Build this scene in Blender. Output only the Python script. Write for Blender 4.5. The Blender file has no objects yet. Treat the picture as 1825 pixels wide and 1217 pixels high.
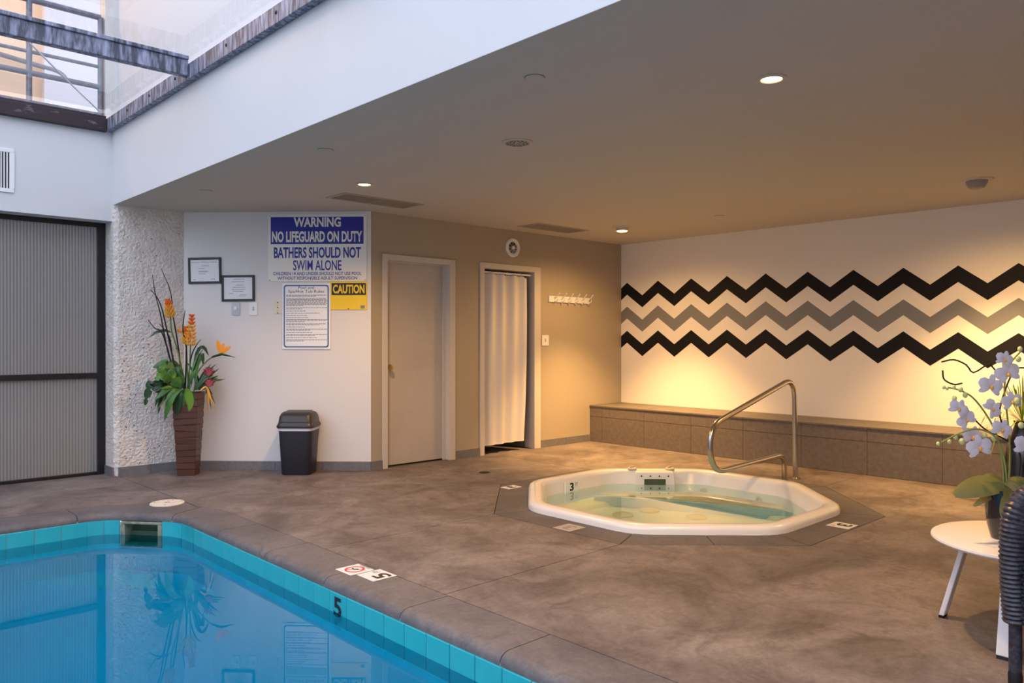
import bpy, bmesh, math, random
from mathutils import Vector, Matrix
random.seed(7)
sc = bpy.context.scene
PI = math.pi

# ------------------------------------------------------------------ camera / calibration
# world: X along the door wall, Y along the chevron wall, floor z = 0, camera above (0,0)
F, CX, CY, H = 1386.8, 912.5, 607.0, 1.225
TH = math.radians(46.6203)
FW = Vector((math.cos(TH), math.sin(TH), 0)); RT = Vector((math.sin(TH), -math.cos(TH), 0)); UP = Vector((0, 0, 1))
CAM = Vector((0, 0, H))
cd = bpy.data.cameras.new('camera'); cam = bpy.data.objects.new('camera', cd); sc.collection.objects.link(cam)
cd.sensor_fit = 'HORIZONTAL'; cd.sensor_width = 36.0; cd.lens = 36.0 * F / 1825.0
cd.shift_x = 0.0; cd.shift_y = -(608.5 - CY) / 1825.0
cd.clip_start = 0.02; cd.clip_end = 200
cam.location = CAM; cam.rotation_euler = (PI / 2, 0, TH - PI / 2)
sc.camera = cam

# ------------------------------------------------------------------ sky and exposure
w = bpy.data.worlds.new('sky'); sc.world = w; w.use_nodes = True
bg = w.node_tree.nodes['Background']
bg.inputs[0].default_value = (0.80, 0.84, 1.0, 1); bg.inputs[1].default_value = 3.2
sc.view_settings.view_transform = 'Standard'; sc.view_settings.look = 'None'
sc.view_settings.exposure = 0.0; sc.view_settings.gamma = 1.0; sc.view_settings.use_curve_mapping = False
WARM = (1.0, 0.565, 0.20)

def pd(x, y, depth):          # point on the ray of a pixel at a camera depth
    return CAM + (FW * F + RT * (x - CX) + UP * (CY - y)) * (depth / F)

# ------------------------------------------------------------------ materials
MATS = {}
def nd(nt, t, **kw):
    n = nt.nodes.new(t)
    for k, v in kw.items():
        try: setattr(n, k, v)
        except Exception: pass
    return n
def mat(name, col, rough=0.5, metal=0.0, noise=None, bump=None, spec=None, emit=None, coat=0, scale=None, trans=None):
    """noise=(scale, col2, lo, hi) colour variation; bump=(scale, strength, dist)"""
    if name in MATS: return MATS[name]
    m = bpy.data.materials.new(name); m.use_nodes = True; nt = m.node_tree; p = nt.nodes['Principled BSDF']
    p.inputs['Base Color'].default_value = (*col, 1); p.inputs['Roughness'].default_value = rough
    p.inputs['Metallic'].default_value = metal
    if spec is not None: p.inputs['Specular IOR Level'].default_value = spec
    if coat: p.inputs['Coat Weight'].default_value = coat
    if emit: p.inputs['Emission Color'].default_value = (*emit[:3], 1); p.inputs['Emission Strength'].default_value = emit[3]
    if noise or bump:
        tc = nd(nt, 'ShaderNodeTexCoord'); mp = nd(nt, 'ShaderNodeMapping'); nt.links.new(tc.outputs['Object'], mp.inputs[0])
        if scale: mp.inputs['Scale'].default_value = scale
    if noise:
        n = nd(nt, 'ShaderNodeTexNoise'); n.inputs['Scale'].default_value = noise[0]; n.inputs['Detail'].default_value = 6; n.inputs['Roughness'].default_value = .62
        nt.links.new(mp.outputs[0], n.inputs[0])
        r = nd(nt, 'ShaderNodeValToRGB'); r.color_ramp.elements[0].position = noise[2]; r.color_ramp.elements[1].position = noise[3]
        r.color_ramp.elements[0].color = (*col, 1); r.color_ramp.elements[1].color = (*noise[1], 1)
        nt.links.new(n.outputs['Fac'], r.inputs[0]); nt.links.new(r.outputs[0], p.inputs['Base Color'])
    if bump:
        n2 = nd(nt, 'ShaderNodeTexNoise'); n2.inputs['Scale'].default_value = bump[0]; n2.inputs['Detail'].default_value = 5
        nt.links.new(mp.outputs[0], n2.inputs[0])
        b = nd(nt, 'ShaderNodeBump'); b.inputs['Strength'].default_value = bump[1]; b.inputs['Distance'].default_value = bump[2]
        nt.links.new(n2.outputs['Fac'], b.inputs['Height']); nt.links.new(b.outputs[0], p.inputs['Normal'])
    MATS[name] = m
    return m

def clear_mat(name, tint, rough=0.0, ior=1.33, bump=None):
    """thin clear surface: tinted transparency with a fresnel mirror on top"""
    m = bpy.data.materials.new(name); m.use_nodes = True; nt = m.node_tree; nt.nodes.remove(nt.nodes['Principled BSDF'])
    out = nt.nodes['Material Output']
    t = nd(nt, 'ShaderNodeBsdfTransparent'); t.inputs[0].default_value = (*tint, 1)
    g = nd(nt, 'ShaderNodeBsdfGlossy'); g.inputs['Roughness'].default_value = rough; g.inputs['Color'].default_value = (1, 1, 1, 1)
    ge = nd(nt, 'ShaderNodeNewGeometry'); dt = nd(nt, 'ShaderNodeVectorMath', operation='DOT_PRODUCT'); ab = nd(nt, 'ShaderNodeMath', operation='ABSOLUTE')
    nt.links.new(ge.outputs['Incoming'], dt.inputs[0]); nt.links.new(ge.outputs['Normal'], dt.inputs[1]); nt.links.new(dt.outputs['Value'], ab.inputs[0])
    om = nd(nt, 'ShaderNodeMath', operation='SUBTRACT'); om.inputs[0].default_value = 1.0; nt.links.new(ab.outputs[0], om.inputs[1])
    pw = nd(nt, 'ShaderNodeMath', operation='POWER'); nt.links.new(om.outputs[0], pw.inputs[0]); pw.inputs[1].default_value = 5.0
    f0 = ((ior - 1) / (ior + 1)) ** 2
    f = nd(nt, 'ShaderNodeMath', operation='MULTIPLY_ADD'); nt.links.new(pw.outputs[0], f.inputs[0]); f.inputs[1].default_value = 1 - f0; f.inputs[2].default_value = f0
    mx = nd(nt, 'ShaderNodeMixShader')
    nt.links.new(f.outputs[0], mx.inputs[0]); nt.links.new(t.outputs[0], mx.inputs[1]); nt.links.new(g.outputs[0], mx.inputs[2]); nt.links.new(mx.outputs[0], out.inputs[0])
    if bump:
        tc = nd(nt, 'ShaderNodeTexCoord'); n2 = nd(nt, 'ShaderNodeTexNoise'); n2.inputs['Scale'].default_value = bump[0]; n2.inputs['Detail'].default_value = 1
        nt.links.new(tc.outputs['Object'], n2.inputs[0])
        b = nd(nt, 'ShaderNodeBump'); b.inputs['Strength'].default_value = bump[1]; b.inputs['Distance'].default_value = bump[2]
        nt.links.new(n2.outputs['Fac'], b.inputs['Height']); nt.links.new(b.outputs[0], g.inputs['Normal'])
    MATS[name] = m
    return m

def concrete_mat(name, c1, c2, c3, rough=0.62):
    m = bpy.data.materials.new(name); m.use_nodes = True; nt = m.node_tree; p = nt.nodes['Principled BSDF']
    ge = nd(nt, 'ShaderNodeNewGeometry')
    n1 = nd(nt, 'ShaderNodeTexNoise'); n1.inputs['Scale'].default_value = 1.7; n1.inputs['Detail'].default_value = 8; n1.inputs['Roughness'].default_value = .68; n1.inputs['Distortion'].default_value = .6
    n2 = nd(nt, 'ShaderNodeTexNoise'); n2.inputs['Scale'].default_value = 38; n2.inputs['Detail'].default_value = 6; n2.inputs['Roughness'].default_value = .7
    n3 = nd(nt, 'ShaderNodeTexNoise'); n3.inputs['Scale'].default_value = 5.5; n3.inputs['Detail'].default_value = 9; n3.inputs['Roughness'].default_value = .75; n3.inputs['Distortion'].default_value = 1.2
    for n in (n1, n2, n3): nt.links.new(ge.outputs['Position'], n.inputs[0])
    r1 = nd(nt, 'ShaderNodeValToRGB'); e = r1.color_ramp.elements; e[0].position = .36; e[1].position = .64; e[0].color = (*c1, 1); e[1].color = (*c2, 1)
    nt.links.new(n1.outputs['Fac'], r1.inputs[0])
    r3 = nd(nt, 'ShaderNodeValToRGB'); e = r3.color_ramp.elements; e[0].position = .50; e[1].position = .72; e[0].color = (0, 0, 0, 1); e[1].color = (.8, .8, .8, 1)
    nt.links.new(n3.outputs['Fac'], r3.inputs[0])
    mx = nd(nt, 'ShaderNodeMixRGB'); nt.links.new(r3.outputs[0], mx.inputs[0]); nt.links.new(r1.outputs[0], mx.inputs[1]); mx.inputs[2].default_value = (*c3, 1)
    mr = nd(nt, 'ShaderNodeMapRange'); mr.inputs[1].default_value = .3; mr.inputs[2].default_value = .7; mr.inputs[3].default_value = .80; mr.inputs[4].default_value = 1.18
    nt.links.new(n2.outputs['Fac'], mr.inputs[0])
    mu = nd(nt, 'ShaderNodeVectorMath', operation='SCALE'); nt.links.new(mx.outputs[0], mu.inputs[0]); nt.links.new(mr.outputs[0], mu.inputs['Scale'])
    nt.links.new(mu.outputs[0], p.inputs['Base Color'])
    p.inputs['Roughness'].default_value = rough
    b = nd(nt, 'ShaderNodeBump'); b.inputs['Strength'].default_value = .35; b.inputs['Distance'].default_value = .006
    ad = nd(nt, 'ShaderNodeMath', operation='ADD'); nt.links.new(n2.outputs['Fac'], ad.inputs[0]); nt.links.new(n3.outputs['Fac'], ad.inputs[1])
    nt.links.new(ad.outputs[0], b.inputs['Height']); nt.links.new(b.outputs[0], p.inputs['Normal'])
    MATS[name] = m
    return m

M = MATS
concrete_mat('deck', (.094, .072, .066), (.232, .188, .172), (.058, .044, .040))
concrete_mat('spa_band', (.085, .074, .073), (.135, .118, .115), (.068, .06, .06))
concrete_mat('coping', (.092, .080, .082), (.165, .138, .132), (.070, .066, .075))
mat('outer_white', (.50, .51, .53), .6); mat('paint', (.73, .70, .68), .55, bump=(180, .08, .002))
mat('white_paint', (.66, .66, .67), .5, bump=(60, .10, .003))
mat('tan_paint', (.41, .345, .26), .55, bump=(180, .08, .002)); mat('cream_paint', (.86, .82, .76), .5, bump=(140, .08, .002))
mat('ceiling', (.56, .52, .465), .75, bump=(30, .12, .004))
mat('black_paint', (.008, .008, .011), .6, spec=.2); mat('grey_paint', (.20, .205, .215), .5)
mat('base_tile', (.14, .135, .145), .5, noise=(40, (.19, .18, .19), .35, .65))
mat('bench_tile', (.120, .096, .078), .48, noise=(26, (.175, .143, .116), .3, .7), bump=(60, .1, .002))
mat('grout', (.09, .075, .06), .9)
mat('dark_metal', (.018, .014, .014), .4, .3)
mat('steel_beam', (.07, .072, .10), .5, 0, noise=(9, (.40, .42, .56), .42, .66), scale=(3, 3, .5))
mat('rust_beam', (.035, .022, .026), .45, .3, noise=(7, (.28, .28, .36), .62, .80), scale=(1, 1, 3))
mat('rail_grey', (.13, .135, .16), .5, .3, noise=(14, (.25, .25, .28), .5, .75))
mat('column', (.68, .62, .57), .85, noise=(7, (.82, .77, .72), .3, .65), bump=(38, 1.0, .03))
mat('aggregate_dark', (.16, .14, .13), .9)
mat('pool_tile', (.02, .36, .42), .14, coat=.4, noise=(3, (.03, .42, .47), .3, .7))
mat('tile_grout', (.45, .62, .62), .8)
mat('pool_plaster', (.22, .66, .76), .7, noise=(2.2, (.32, .74, .82), .3, .7))
mat('spa_shell', (.80, .77, .74), .25, coat=.3)
mat('spa_floor', (.72, .74, .60), .4, noise=(3, (.80, .79, .66), .3, .7))
mat('spa_riser_shade', (.36, .52, .52), .4); mat('ledge_tan', (.60, .50, .36), .5, noise=(5, (.45, .34, .22), .45, .7))
mat('fitting', (.60, .52, .36), .45); mat('hole', (.008, .01, .008), .8); mat('olive_hole', (.05, .075, .045), .6)
mat('old_plastic', (.26, .27, .20), .6, noise=(20, (.12, .12, .08), .4, .7)); mat('stainless', (.50, .46, .42), .27, 1.0)
mat('chrome', (.6, .6, .6), .2, 1.0); mat('brass', (.55, .40, .18), .3, 1.0)
mat('door_paint', (.52, .47, .42), .45, noise=(2.5, (.47, .415, .365), .45, .75))
mat('frame_paint', (.60, .55, .50), .4)
mat('curtain', (.70, .66, .64), .7)
mat('shower_tile', (.22, .20, .18), .5, noise=(5, (.30, .27, .24), .3, .7), scale=(1, 1, 14))
mat('white_plastic', (.82, .82, .83), .35); mat('ivory_plastic', (.74, .68, .54), .4); mat('steel_plate', (.42, .43, .47), .35, .7)
mat('sign_white', (.86, .82, .74), .4); mat('sign_paper', (.88, .88, .89), .45); mat('sign_blue', (.008, .012, .30), .4); mat('rule_blue', (.02, .10, .30), .4)
mat('sign_yellow', (.90, .62, .0), .4); mat('ink', (.008, .008, .01), .5); mat('print_grey', (.22, .22, .25), .6); mat('red_ink', (.6, .03, .03), .5)
mat('frame_black', (.014, .014, .02), .35)
mat('bin_dark', (.018, .02, .03), .42, bump=(200, .08, .001)); mat('bin_lid', (.028, .026, .028), .40); mat('liner', (.7, .7, .74), .4)
mat('planter_wood', (.050, .015, .007), .38, noise=(6, (.105, .034, .014), .3, .7), scale=(1, 1, 7)); mat('soil', (.03, .02, .015), .95)
mat('leaf_green', (.018, .085, .012), .38, noise=(9, (.075, .21, .02), .4, .65)); mat('leaf_dark', (.012, .045, .018), .4, noise=(8, (.03, .085, .02), .35, .7))
mat('leaf_lime', (.15, .32, .03), .4); mat('stem_green', (.10, .19, .04), .5); mat('twig', (.012, .008, .012), .7)
mat('bract_orange', (.80, .16, .015), .5); mat('bract_yellow', (.85, .42, .05), .5); mat('petal_orange', (.90, .30, .01), .45); mat('bract_red', (.22, .008, .014), .45)
mat('petal_white', (.66, .61, .67), .5); mat('bud', (.55, .60, .28), .5); mat('orchid_leaf', (.16, .15, .04), .4, noise=(5, (.22, .20, .06), .3, .7)); mat('orchid_stem', (.22, .27, .07), .5)
mat('black_glaze', (.008, .008, .010), .15, coat=.5); mat('grass_leaf', (.22, .33, .03), .5)
mat('table_white', (.80, .79, .80), .3); mat('table_top', (.80, .74, .69), .35, noise=(4, (.72, .64, .58), .4, .7))
mat('wicker', (.022, .021, .030), .38, noise=(60, (.07, .07, .10), .4, .7)); mat('cushion', (.75, .74, .72), .8)
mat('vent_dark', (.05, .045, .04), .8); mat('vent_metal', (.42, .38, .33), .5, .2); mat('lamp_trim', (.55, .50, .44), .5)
mat('lamp_glow', (1, .8, .5), .5, emit=(1.0, .66, .26, 9)); mat('eyeball', (.33, .32, .30), .5)
mat('balcony_wall', (.66, .50, .36), .7); mat('balcony_grey', (.55, .55, .60), .7)
mat('lid_cream', (.68, .60, .50), .6, noise=(14, (.52, .45, .37), .5, .75)); mat('marker_white', (.74, .70, .66), .5, noise=(30, (.60, .55, .50), .5, .8)); mat('marker_worn', (.40, .33, .29), .7)
mat('room_beyond', (.34, .32, .30), .8); mat('concrete_raw', (.55, .52, .48), .85, bump=(20, .6, .01))
clear_mat('pool_water', (.025, .54, .66), 0.0, 1.33, bump=(1.6, .02, .02))
clear_mat('spa_water', (.74, .90, .87), 0.0, 1.33, bump=(2.5, .02, .02))
clear_mat('roof_glass', (.90, .93, .96), 0.0, 1.45)
clear_mat('picture_glass', (.97, .97, .97), 0.0, 1.4)
def ribbed_glass():
    m = mat('ribbed_glass', (.20, .19, .175), .16, coat=.2); nt = m.node_tree; p = nt.nodes['Principled BSDF']
    tc = nd(nt, 'ShaderNodeTexCoord'); wv = nd(nt, 'ShaderNodeTexWave', wave_type='BANDS', bands_direction='X', wave_profile='SIN')
    wv.inputs['Scale'].default_value = 12.5; wv.inputs['Distortion'].default_value = 0
    nt.links.new(tc.outputs['Object'], wv.inputs[0])
    b = nd(nt, 'ShaderNodeBump'); b.inputs['Strength'].default_value = .35; b.inputs['Distance'].default_value = .006
    nt.links.new(wv.outputs['Fac'], b.inputs['Height']); nt.links.new(b.outputs[0], p.inputs['Normal'])
    r = nd(nt, 'ShaderNodeValToRGB'); r.color_ramp.elements[0].color = (.20, .19, .18, 1); r.color_ramp.elements[1].color = (.31, .29, .27, 1)
    nt.links.new(wv.outputs['Fac'], r.inputs[0]); nt.links.new(r.outputs[0], p.inputs['Base Color'])
ribbed_glass()

# ------------------------------------------------------------------ mesh helpers
class MB:
    def __init__(s): s.v = []; s.f = []
    def box(s, x0, x1, y0, y1, z0, z1, rot=None, org=None):
        b = len(s.v); p = [Vector((x, y, z)) for z in (z0, z1) for y in (y0, y1) for x in (x0, x1)]
        if rot is not None:
            o = Vector(org or (0, 0, 0)); p = [rot @ (q - o) + o for q in p]
        s.v += p; s.f += [tuple(b + i for i in q) for q in ((0, 2, 3, 1), (4, 5, 7, 6), (0, 1, 5, 4), (2, 6, 7, 3), (0, 4, 6, 2), (1, 3, 7, 5))]
        return s
    def prism(s, poly, z0, z1):
        """poly: list of (x,y), counter-clockwise"""
        b = len(s.v); n = len(poly)
        s.v += [Vector((x, y, z0)) for x, y in poly] + [Vector((x, y, z1)) for x, y in poly]
        s.f.append(tuple(b + n + i for i in range(n))); s.f.append(tuple(b + i for i in reversed(range(n))))
        for i in range(n):
            j = (i + 1) % n; s.f.append((b + i, b + j, b + n + j, b + n + i))
        return s
    def loft(s, rings, cap0=True, cap1=True, closed=True):
        b = len(s.v); n = len(rings[0])
        for r in rings: s.v += [Vector(p) for p in r]
        for k in range(len(rings) - 1):
            for i in range(n if closed else n - 1):
                j = (i + 1) % n
                s.f.append((b + k * n + i, b + k * n + j, b + (k + 1) * n + j, b + (k + 1) * n + i))
        if cap0: s.f.append(tuple(b + i for i in reversed(range(n))))
        if cap1: s.f.append(tuple(b + (len(rings) - 1) * n + i for i in range(n)))
        return s
    def lathe(s, prof, c=(0, 0, 0), n=24, cap0=True, cap1=True, sx=1, sy=1):
        return s.loft([[(c[0] + r * math.cos(2 * PI * i / n) * sx, c[1] + r * math.sin(2 * PI * i / n) * sy, c[2] + z) for i in range(n)] for r, z in prof], cap0, cap1)
    def tube(s, pts, r, n=8, caps=True):
        pts = [Vector(p) for p in pts]; m = len(pts); rs = r if isinstance(r, (list, tuple)) else [r] * m
        t0 = (pts[1] - pts[0]).normalized(); a = t0.orthogonal().normalized(); rings = []
        for i in range(m):
            t = (pts[min(i + 1, m - 1)] - pts[max(i - 1, 0)]).normalized()
            a = (a - t * a.dot(t)).normalized(); b = t.cross(a)
            rings.append([pts[i] + (a * math.cos(2 * PI * k / n) + b * math.sin(2 * PI * k / n)) * rs[i] for k in range(n)])
        return s.loft(rings, caps, caps)
    def leaf(s, pts, width, up=(0, 0, 1), droop=0.25, prof=None):
        """blade along a midrib; width per prof(t)"""
        pts = [Vector(p) for p in pts]; m = len(pts); b = len(s.v); up = Vector(up)
        for i, p in enumerate(pts):
            t = i / (m - 1); d = (pts[min(i + 1, m - 1)] - pts[max(i - 1, 0)]).normalized()
            sd = d.cross(up); sd = sd.normalized() if sd.length > 1e-4 else d.orthogonal().normalized()
            nn = sd.cross(d); wd = width * (prof(t) if prof else math.sin(PI * min(1, t * .96 + .03)) ** .8)
            s.v += [p + sd * wd / 2 - nn * wd * droop, p, p - sd * wd / 2 - nn * wd * droop]
        for i in range(m - 1):
            for k in (0, 1):
                s.f.append((b + 3 * i + k, b + 3 * i + k + 1, b + 3 * i + k + 4, b + 3 * i + k + 3))
        return s
    def ball(s, c, r, n=10, m=6, sc_=(1, 1, 1), d=None):
        c = Vector(c); q = Vector(d).normalized().to_track_quat('Z', 'Y').to_matrix() if d is not None else Matrix.Identity(3)
        rings = []
        for k in range(m + 1):
            a = -PI / 2 + PI * k / m; rr = max(math.cos(a), .02)
            rings.append([c + q @ Vector((r * sc_[0] * rr * math.cos(2 * PI * i / n), r * sc_[1] * rr * math.sin(2 * PI * i / n), r * sc_[2] * math.sin(a))) for i in range(n)])
        return s.loft(rings)

def obj(name, mb, m, parent=None, smooth=False, bevel=0, seg=2, loc=None, rz=None):
    me = bpy.data.meshes.new(name); me.from_pydata([tuple(v) for v in mb.v], [], mb.f)
    if bevel or True:
        bm = bmesh.new(); bm.from_mesh(me)
        if bevel:
            bmesh.ops.bevel(bm, geom=[e for e in bm.edges if len(e.link_faces) == 2 and e.calc_face_angle(0) > .5], offset=bevel, segments=seg, affect='EDGES', profile=.5)
        bmesh.ops.recalc_face_normals(bm, faces=bm.faces); bm.to_mesh(me); bm.free()
    me.materials.append(M[m] if isinstance(m, str) else m)
    if smooth:
        for p in me.polygons: p.use_smooth = True
        try: me.set_sharp_from_angle(angle=math.radians(42))
        except Exception: pass
    o = bpy.data.objects.new(name, me); sc.collection.objects.link(o)
    if parent: o.parent = parent
    if loc is not None: o.location = loc
    if rz is not None: o.rotation_euler = (0, 0, rz)
    return o
def tag(o, label, cat, group=None):
    o['label'] = label; o['category'] = cat
    if group: o['group'] = group
    return o
def struct(o, label):
    o['kind'] = 'structure'; o['label'] = label
    return o
def thing(name, label, cat, loc=(0, 0, 0), rz=0, group=None):
    o = bpy.data.objects.new(name, None); sc.collection.objects.link(o); o.location = loc; o.rotation_euler = (0, 0, rz); o.empty_display_size = .1
    return tag(o, label, cat, group)
def dup(o, parent, loc=None, rz=None):
    c = o.copy(); sc.collection.objects.link(c); c.parent = parent
    if loc is not None: c.location = loc
    if rz is not None: c.rotation_euler = (0, 0, rz)
    return c
def text(name, s, parent, cx, cz, wd, ht, m, y=-.004, bold=.0, flip=None):
    """lettering in the local x-z plane, fitted to a box wd x ht"""
    cu = bpy.data.curves.new(name, 'FONT'); cu.body = s; cu.size = 1; cu.offset = bold; cu.resolution_u = 3; cu.align_x = 'CENTER'
    t = bpy.data.objects.new(name, cu); sc.collection.objects.link(t)
    dg = bpy.context.evaluated_depsgraph_get(); me = bpy.data.meshes.new_from_object(t.evaluated_get(dg)); bpy.data.objects.remove(t)
    xs = [v.co.x for v in me.vertices]; ys = [v.co.y for v in me.vertices]
    x0, x1, y0, y1 = min(xs), max(xs), min(ys), max(ys)
    for v in me.vertices:
        a = (v.co.x - (x0 + x1) / 2) / (x1 - x0) * wd; b = (v.co.y - (y0 + y1) / 2) / (y1 - y0) * ht
        if flip: v.co = flip(a, b)
        else: v.co = (cx + a, y, cz + b)
    me.materials.clear(); me.materials.append(M[m])
    o = bpy.data.objects.new(name, me); sc.collection.objects.link(o); o.parent = parent
    return o
def lamp_spot(parent, loc, energy, angle, blend, direction=(0, 0, -1), size=.04, color=WARM):
    l = bpy.data.lights.new('bulb', 'SPOT'); l.energy = energy; l.spot_size = math.radians(angle); l.spot_blend = blend; l.color = color; l.shadow_soft_size = size
    o = bpy.data.objects.new('bulb', l); sc.collection.objects.link(o); o.location = loc; o.parent = parent
    o.rotation_euler = Vector(direction).to_track_quat('-Z', 'Y').to_euler()
    return o

# ------------------------------------------------------------------ dimensions
CZ = 2.445                      # ceiling
XF = 2.2                        # fascia plane
YL = 7.585                      # header of the glass wall
YD = 6.25                       # door wall
XC = 7.82                       # chevron wall
XB = 7.21                       # bench front
XW, YN = -4.6, -2.0             # hidden ends of the hall
SG0 = Vector((4.075, YD, 0)); SGD = Vector((-.70255, .71163, 0)); SGN = Vector((-.71163, -.70255, 0)); SGPHI = math.atan2(.71163 * -1, .70255)
def sg(s, z, off=0.0): return SG0 + SGD * s + SGN * off + Vector((0, 0, z))
SGL = 1.818
colr = sg(SGL, 0)

# ------------------------------------------------------------------ pool path (inner tile line) and coping
def arc(c, r, a0, a1, n):
    return [(c[0] + r * math.cos(math.radians(a0 + (a1 - a0) * i / n)), c[1] + r * math.sin(math.radians(a0 + (a1 - a0) * i / n))) for i in range(n + 1)]
POOL_X1, POOL_Y1, POOL_X0, POOL_Y0 = 2.06, 6.03, -3.6, 1.0
A_, B_ = Vector((2.06, 5.58)), Vector((1.70, 6.03))
dv = (B_ - A_).normalized(); nv = Vector((dv.y, -dv.x))
def rounded(p, q, r_, t):       # points rounding a corner r_ between p and q by distance t
    u = (Vector(p) - Vector(r_)).normalized() * t; v = (Vector(q) - Vector(r_)).normalized() * t; r_ = Vector(r_)
    return [tuple((r_ + u) * (1 - k) ** 2 + r_ * 2 * k * (1 - k) + (r_ + v) * k * k) for k in (0, .25, .5, .75, 1)]
path = [(POOL_X1, POOL_Y0)] + rounded((POOL_X1, POOL_Y0), B_, A_, .14) + rounded(A_, (POOL_X0, POOL_Y1), B_, .14) + [(POOL_X0, POOL_Y1)]
def resample(pts, step):
    out = [Vector(pts[0])]; acc = 0.0
    P_ = [Vector(p) for p in pts]; L = [0]
    for a, b in zip(P_, P_[1:]): L.append(L[-1] + (b - a).length)
    n = max(1, round(L[-1] / step)); res = []
    for i in range(n + 1):
        t = L[-1] * i / n; k = 0
        while k < len(L) - 2 and L[k + 1] < t: k += 1
        f = (t - L[k]) / max(L[k + 1] - L[k], 1e-9); res.append(P_[k].lerp(P_[k + 1], min(1, f)))
    return res
PP = resample(path, .02)
def nrm(i):
    a = PP[max(0, i - 1)]; b = PP[min(len(PP) - 1, i + 1)]; d = (b - a).normalized(); return Vector((d.y, -d.x))
NP = [nrm(i) for i in range(len(PP))]
CW = .285
OUT = [PP[i] + NP[i] * CW for i in range(len(PP))]
i_seam = min(range(len(OUT)), key=lambda i: abs(OUT[i].x - 2.25) + (0 if OUT[i].y > 5.6 else 9))
i_yh = min(range(len(OUT)), key=lambda i: abs(OUT[i].y - 4.085))

# ------------------------------------------------------------------ floor: slabs with saw-cut joints
SC = (5.05, 3.52); a_, b_ = 1.365, .565
xl, xr, yl, yh = SC[0] - b_, SC[0] + b_, SC[1] - b_, SC[1] + b_
x0_, x1_, y0_, y1_ = SC[0] - a_, SC[0] + a_, SC[1] - a_, SC[1] + a_
YT = YD + .02
slabs = [
    [(2.345, yl), (x0_, yl), (x0_, yh), (2.345, yh)],
    [(2.345, YN), (xl, YN), (xl, y0_), (x0_, yl), (2.345, yl)],
    [(xl, YN), (xr, YN), (xr, y0_), (xl, y0_)],
    [(xr, YN), (XB + .02, YN), (XB + .02, yl), (x1_, yl), (xr, y0_)],
    [(x1_, yl), (XB + .02, yl), (XB + .02, yh), (x1_, yh)],
    [(x1_, yh), (XB + .02, yh), (XB + .02, YT), (xr, YT), (xr, y1_)],
    [(xl, y1_), (xr, y1_), (xr, YT), (xl, YT)],
    [(2.345, yh), (x0_, yh), (xl, y1_), (xl, YT), (SG0.x + .01, YT), (colr.x + .02, colr.y + .02), (2.25, colr.y + .02)] + [tuple(OUT[i]) for i in range(i_seam, i_yh, -1)],
    [(2.25, colr.y + .32), (XW, colr.y + .32)] + [(XW, POOL_Y1 + CW)] + [tuple(OUT[i]) for i in range(len(OUT) - 1, i_seam, -2)] + [(2.25, OUT[i_seam].y)],
    [(XW, YN), (2.345, YN), (2.345, POOL_Y0 - .30), (XW, POOL_Y0 - .30)],
    [(XW, POOL_Y0 - .30), (POOL_X0 - .285, POOL_Y0 - .30), (POOL_X0 - .285, POOL_Y1 + CW), (XW, POOL_Y1 + CW)],
]
fb = MB()
for p in slabs: fb.prism(p, -.10, -.014)
for k in range(8):
    t0 = PI / 8 + k * PI / 4; t1 = t0 + PI / 4; R1 = a_ / math.cos(PI / 8); R0 = 1.04 / math.cos(PI / 8)
    q = [(SC[0] + r * math.cos(t), SC[1] + r * math.sin(t)) for r, t in ((R0, t0), (R1, t0), (R1, t1), (R0, t1))]
    fb.prism(q, -.10, -.014)
fb.box(5.4, 6.3, YT, YT + 1.2, -.10, -.014).box(4.2, 5.1, YT, YT + .2, -.10, -.002)
floor = struct(obj('floor', fb, 'grout'), 'brown stained concrete pool deck with saw-cut joints')
def inset(poly, d):
    n = len(poly); P_ = [Vector(p) for p in poly]; area = sum(P_[i].x * P_[(i + 1) % n].y - P_[(i + 1) % n].x * P_[i].y for i in range(n))
    if area < 0: P_.reverse()
    out = []
    for i in range(n):
        a, b, c = P_[i - 1], P_[i], P_[(i + 1) % n]
        d1 = (b - a).normalized(); d2 = (c - b).normalized(); n1 = Vector((-d1.y, d1.x)); n2 = Vector((-d2.y, d2.x))
        bis = (n1 + n2); l = bis.length
        if l < 1e-4: out.append(tuple(b + n1 * d)); continue
        bis /= l; out.append(tuple(b + bis * min(d / max(bis.dot(n1), .3), d * 2)))
    return out
for p in slabs:
    obj('slab', MB().prism(inset(p, .003), -.014, 0), 'deck', floor)
for k in range(8):
    t0 = PI / 8 + k * PI / 4; t1 = t0 + PI / 4; R1 = a_ / math.cos(PI / 8); R0 = 1.10 / math.cos(PI / 8)
    q = [(SC[0] + r * math.cos(t), SC[1] + r * math.sin(t)) for r, t in ((R0, t0), (R1, t0), (R1, t1), (R0, t1))]
    if k in (4, 5):
        mid = lambda A, B: ((A[0] + B[0]) / 2, (A[1] + B[1]) / 2)
        m0, m1 = mid(q[0], q[3]), mid(q[1], q[2])
        for qq in ([q[0], q[1], m1, m0], [m0, m1, q[2], q[3]]): obj('band_slab', MB().prism(inset(qq, .003), -.014, .0), 'spa_band', floor)
    else:
        obj('band_slab', MB().prism(inset(q, .003), -.014, .0), 'spa_band', floor)
obj('slab', MB().box(5.42, 6.28, YT, YT + 1.2, -.014, -.002), 'deck', floor)

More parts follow.
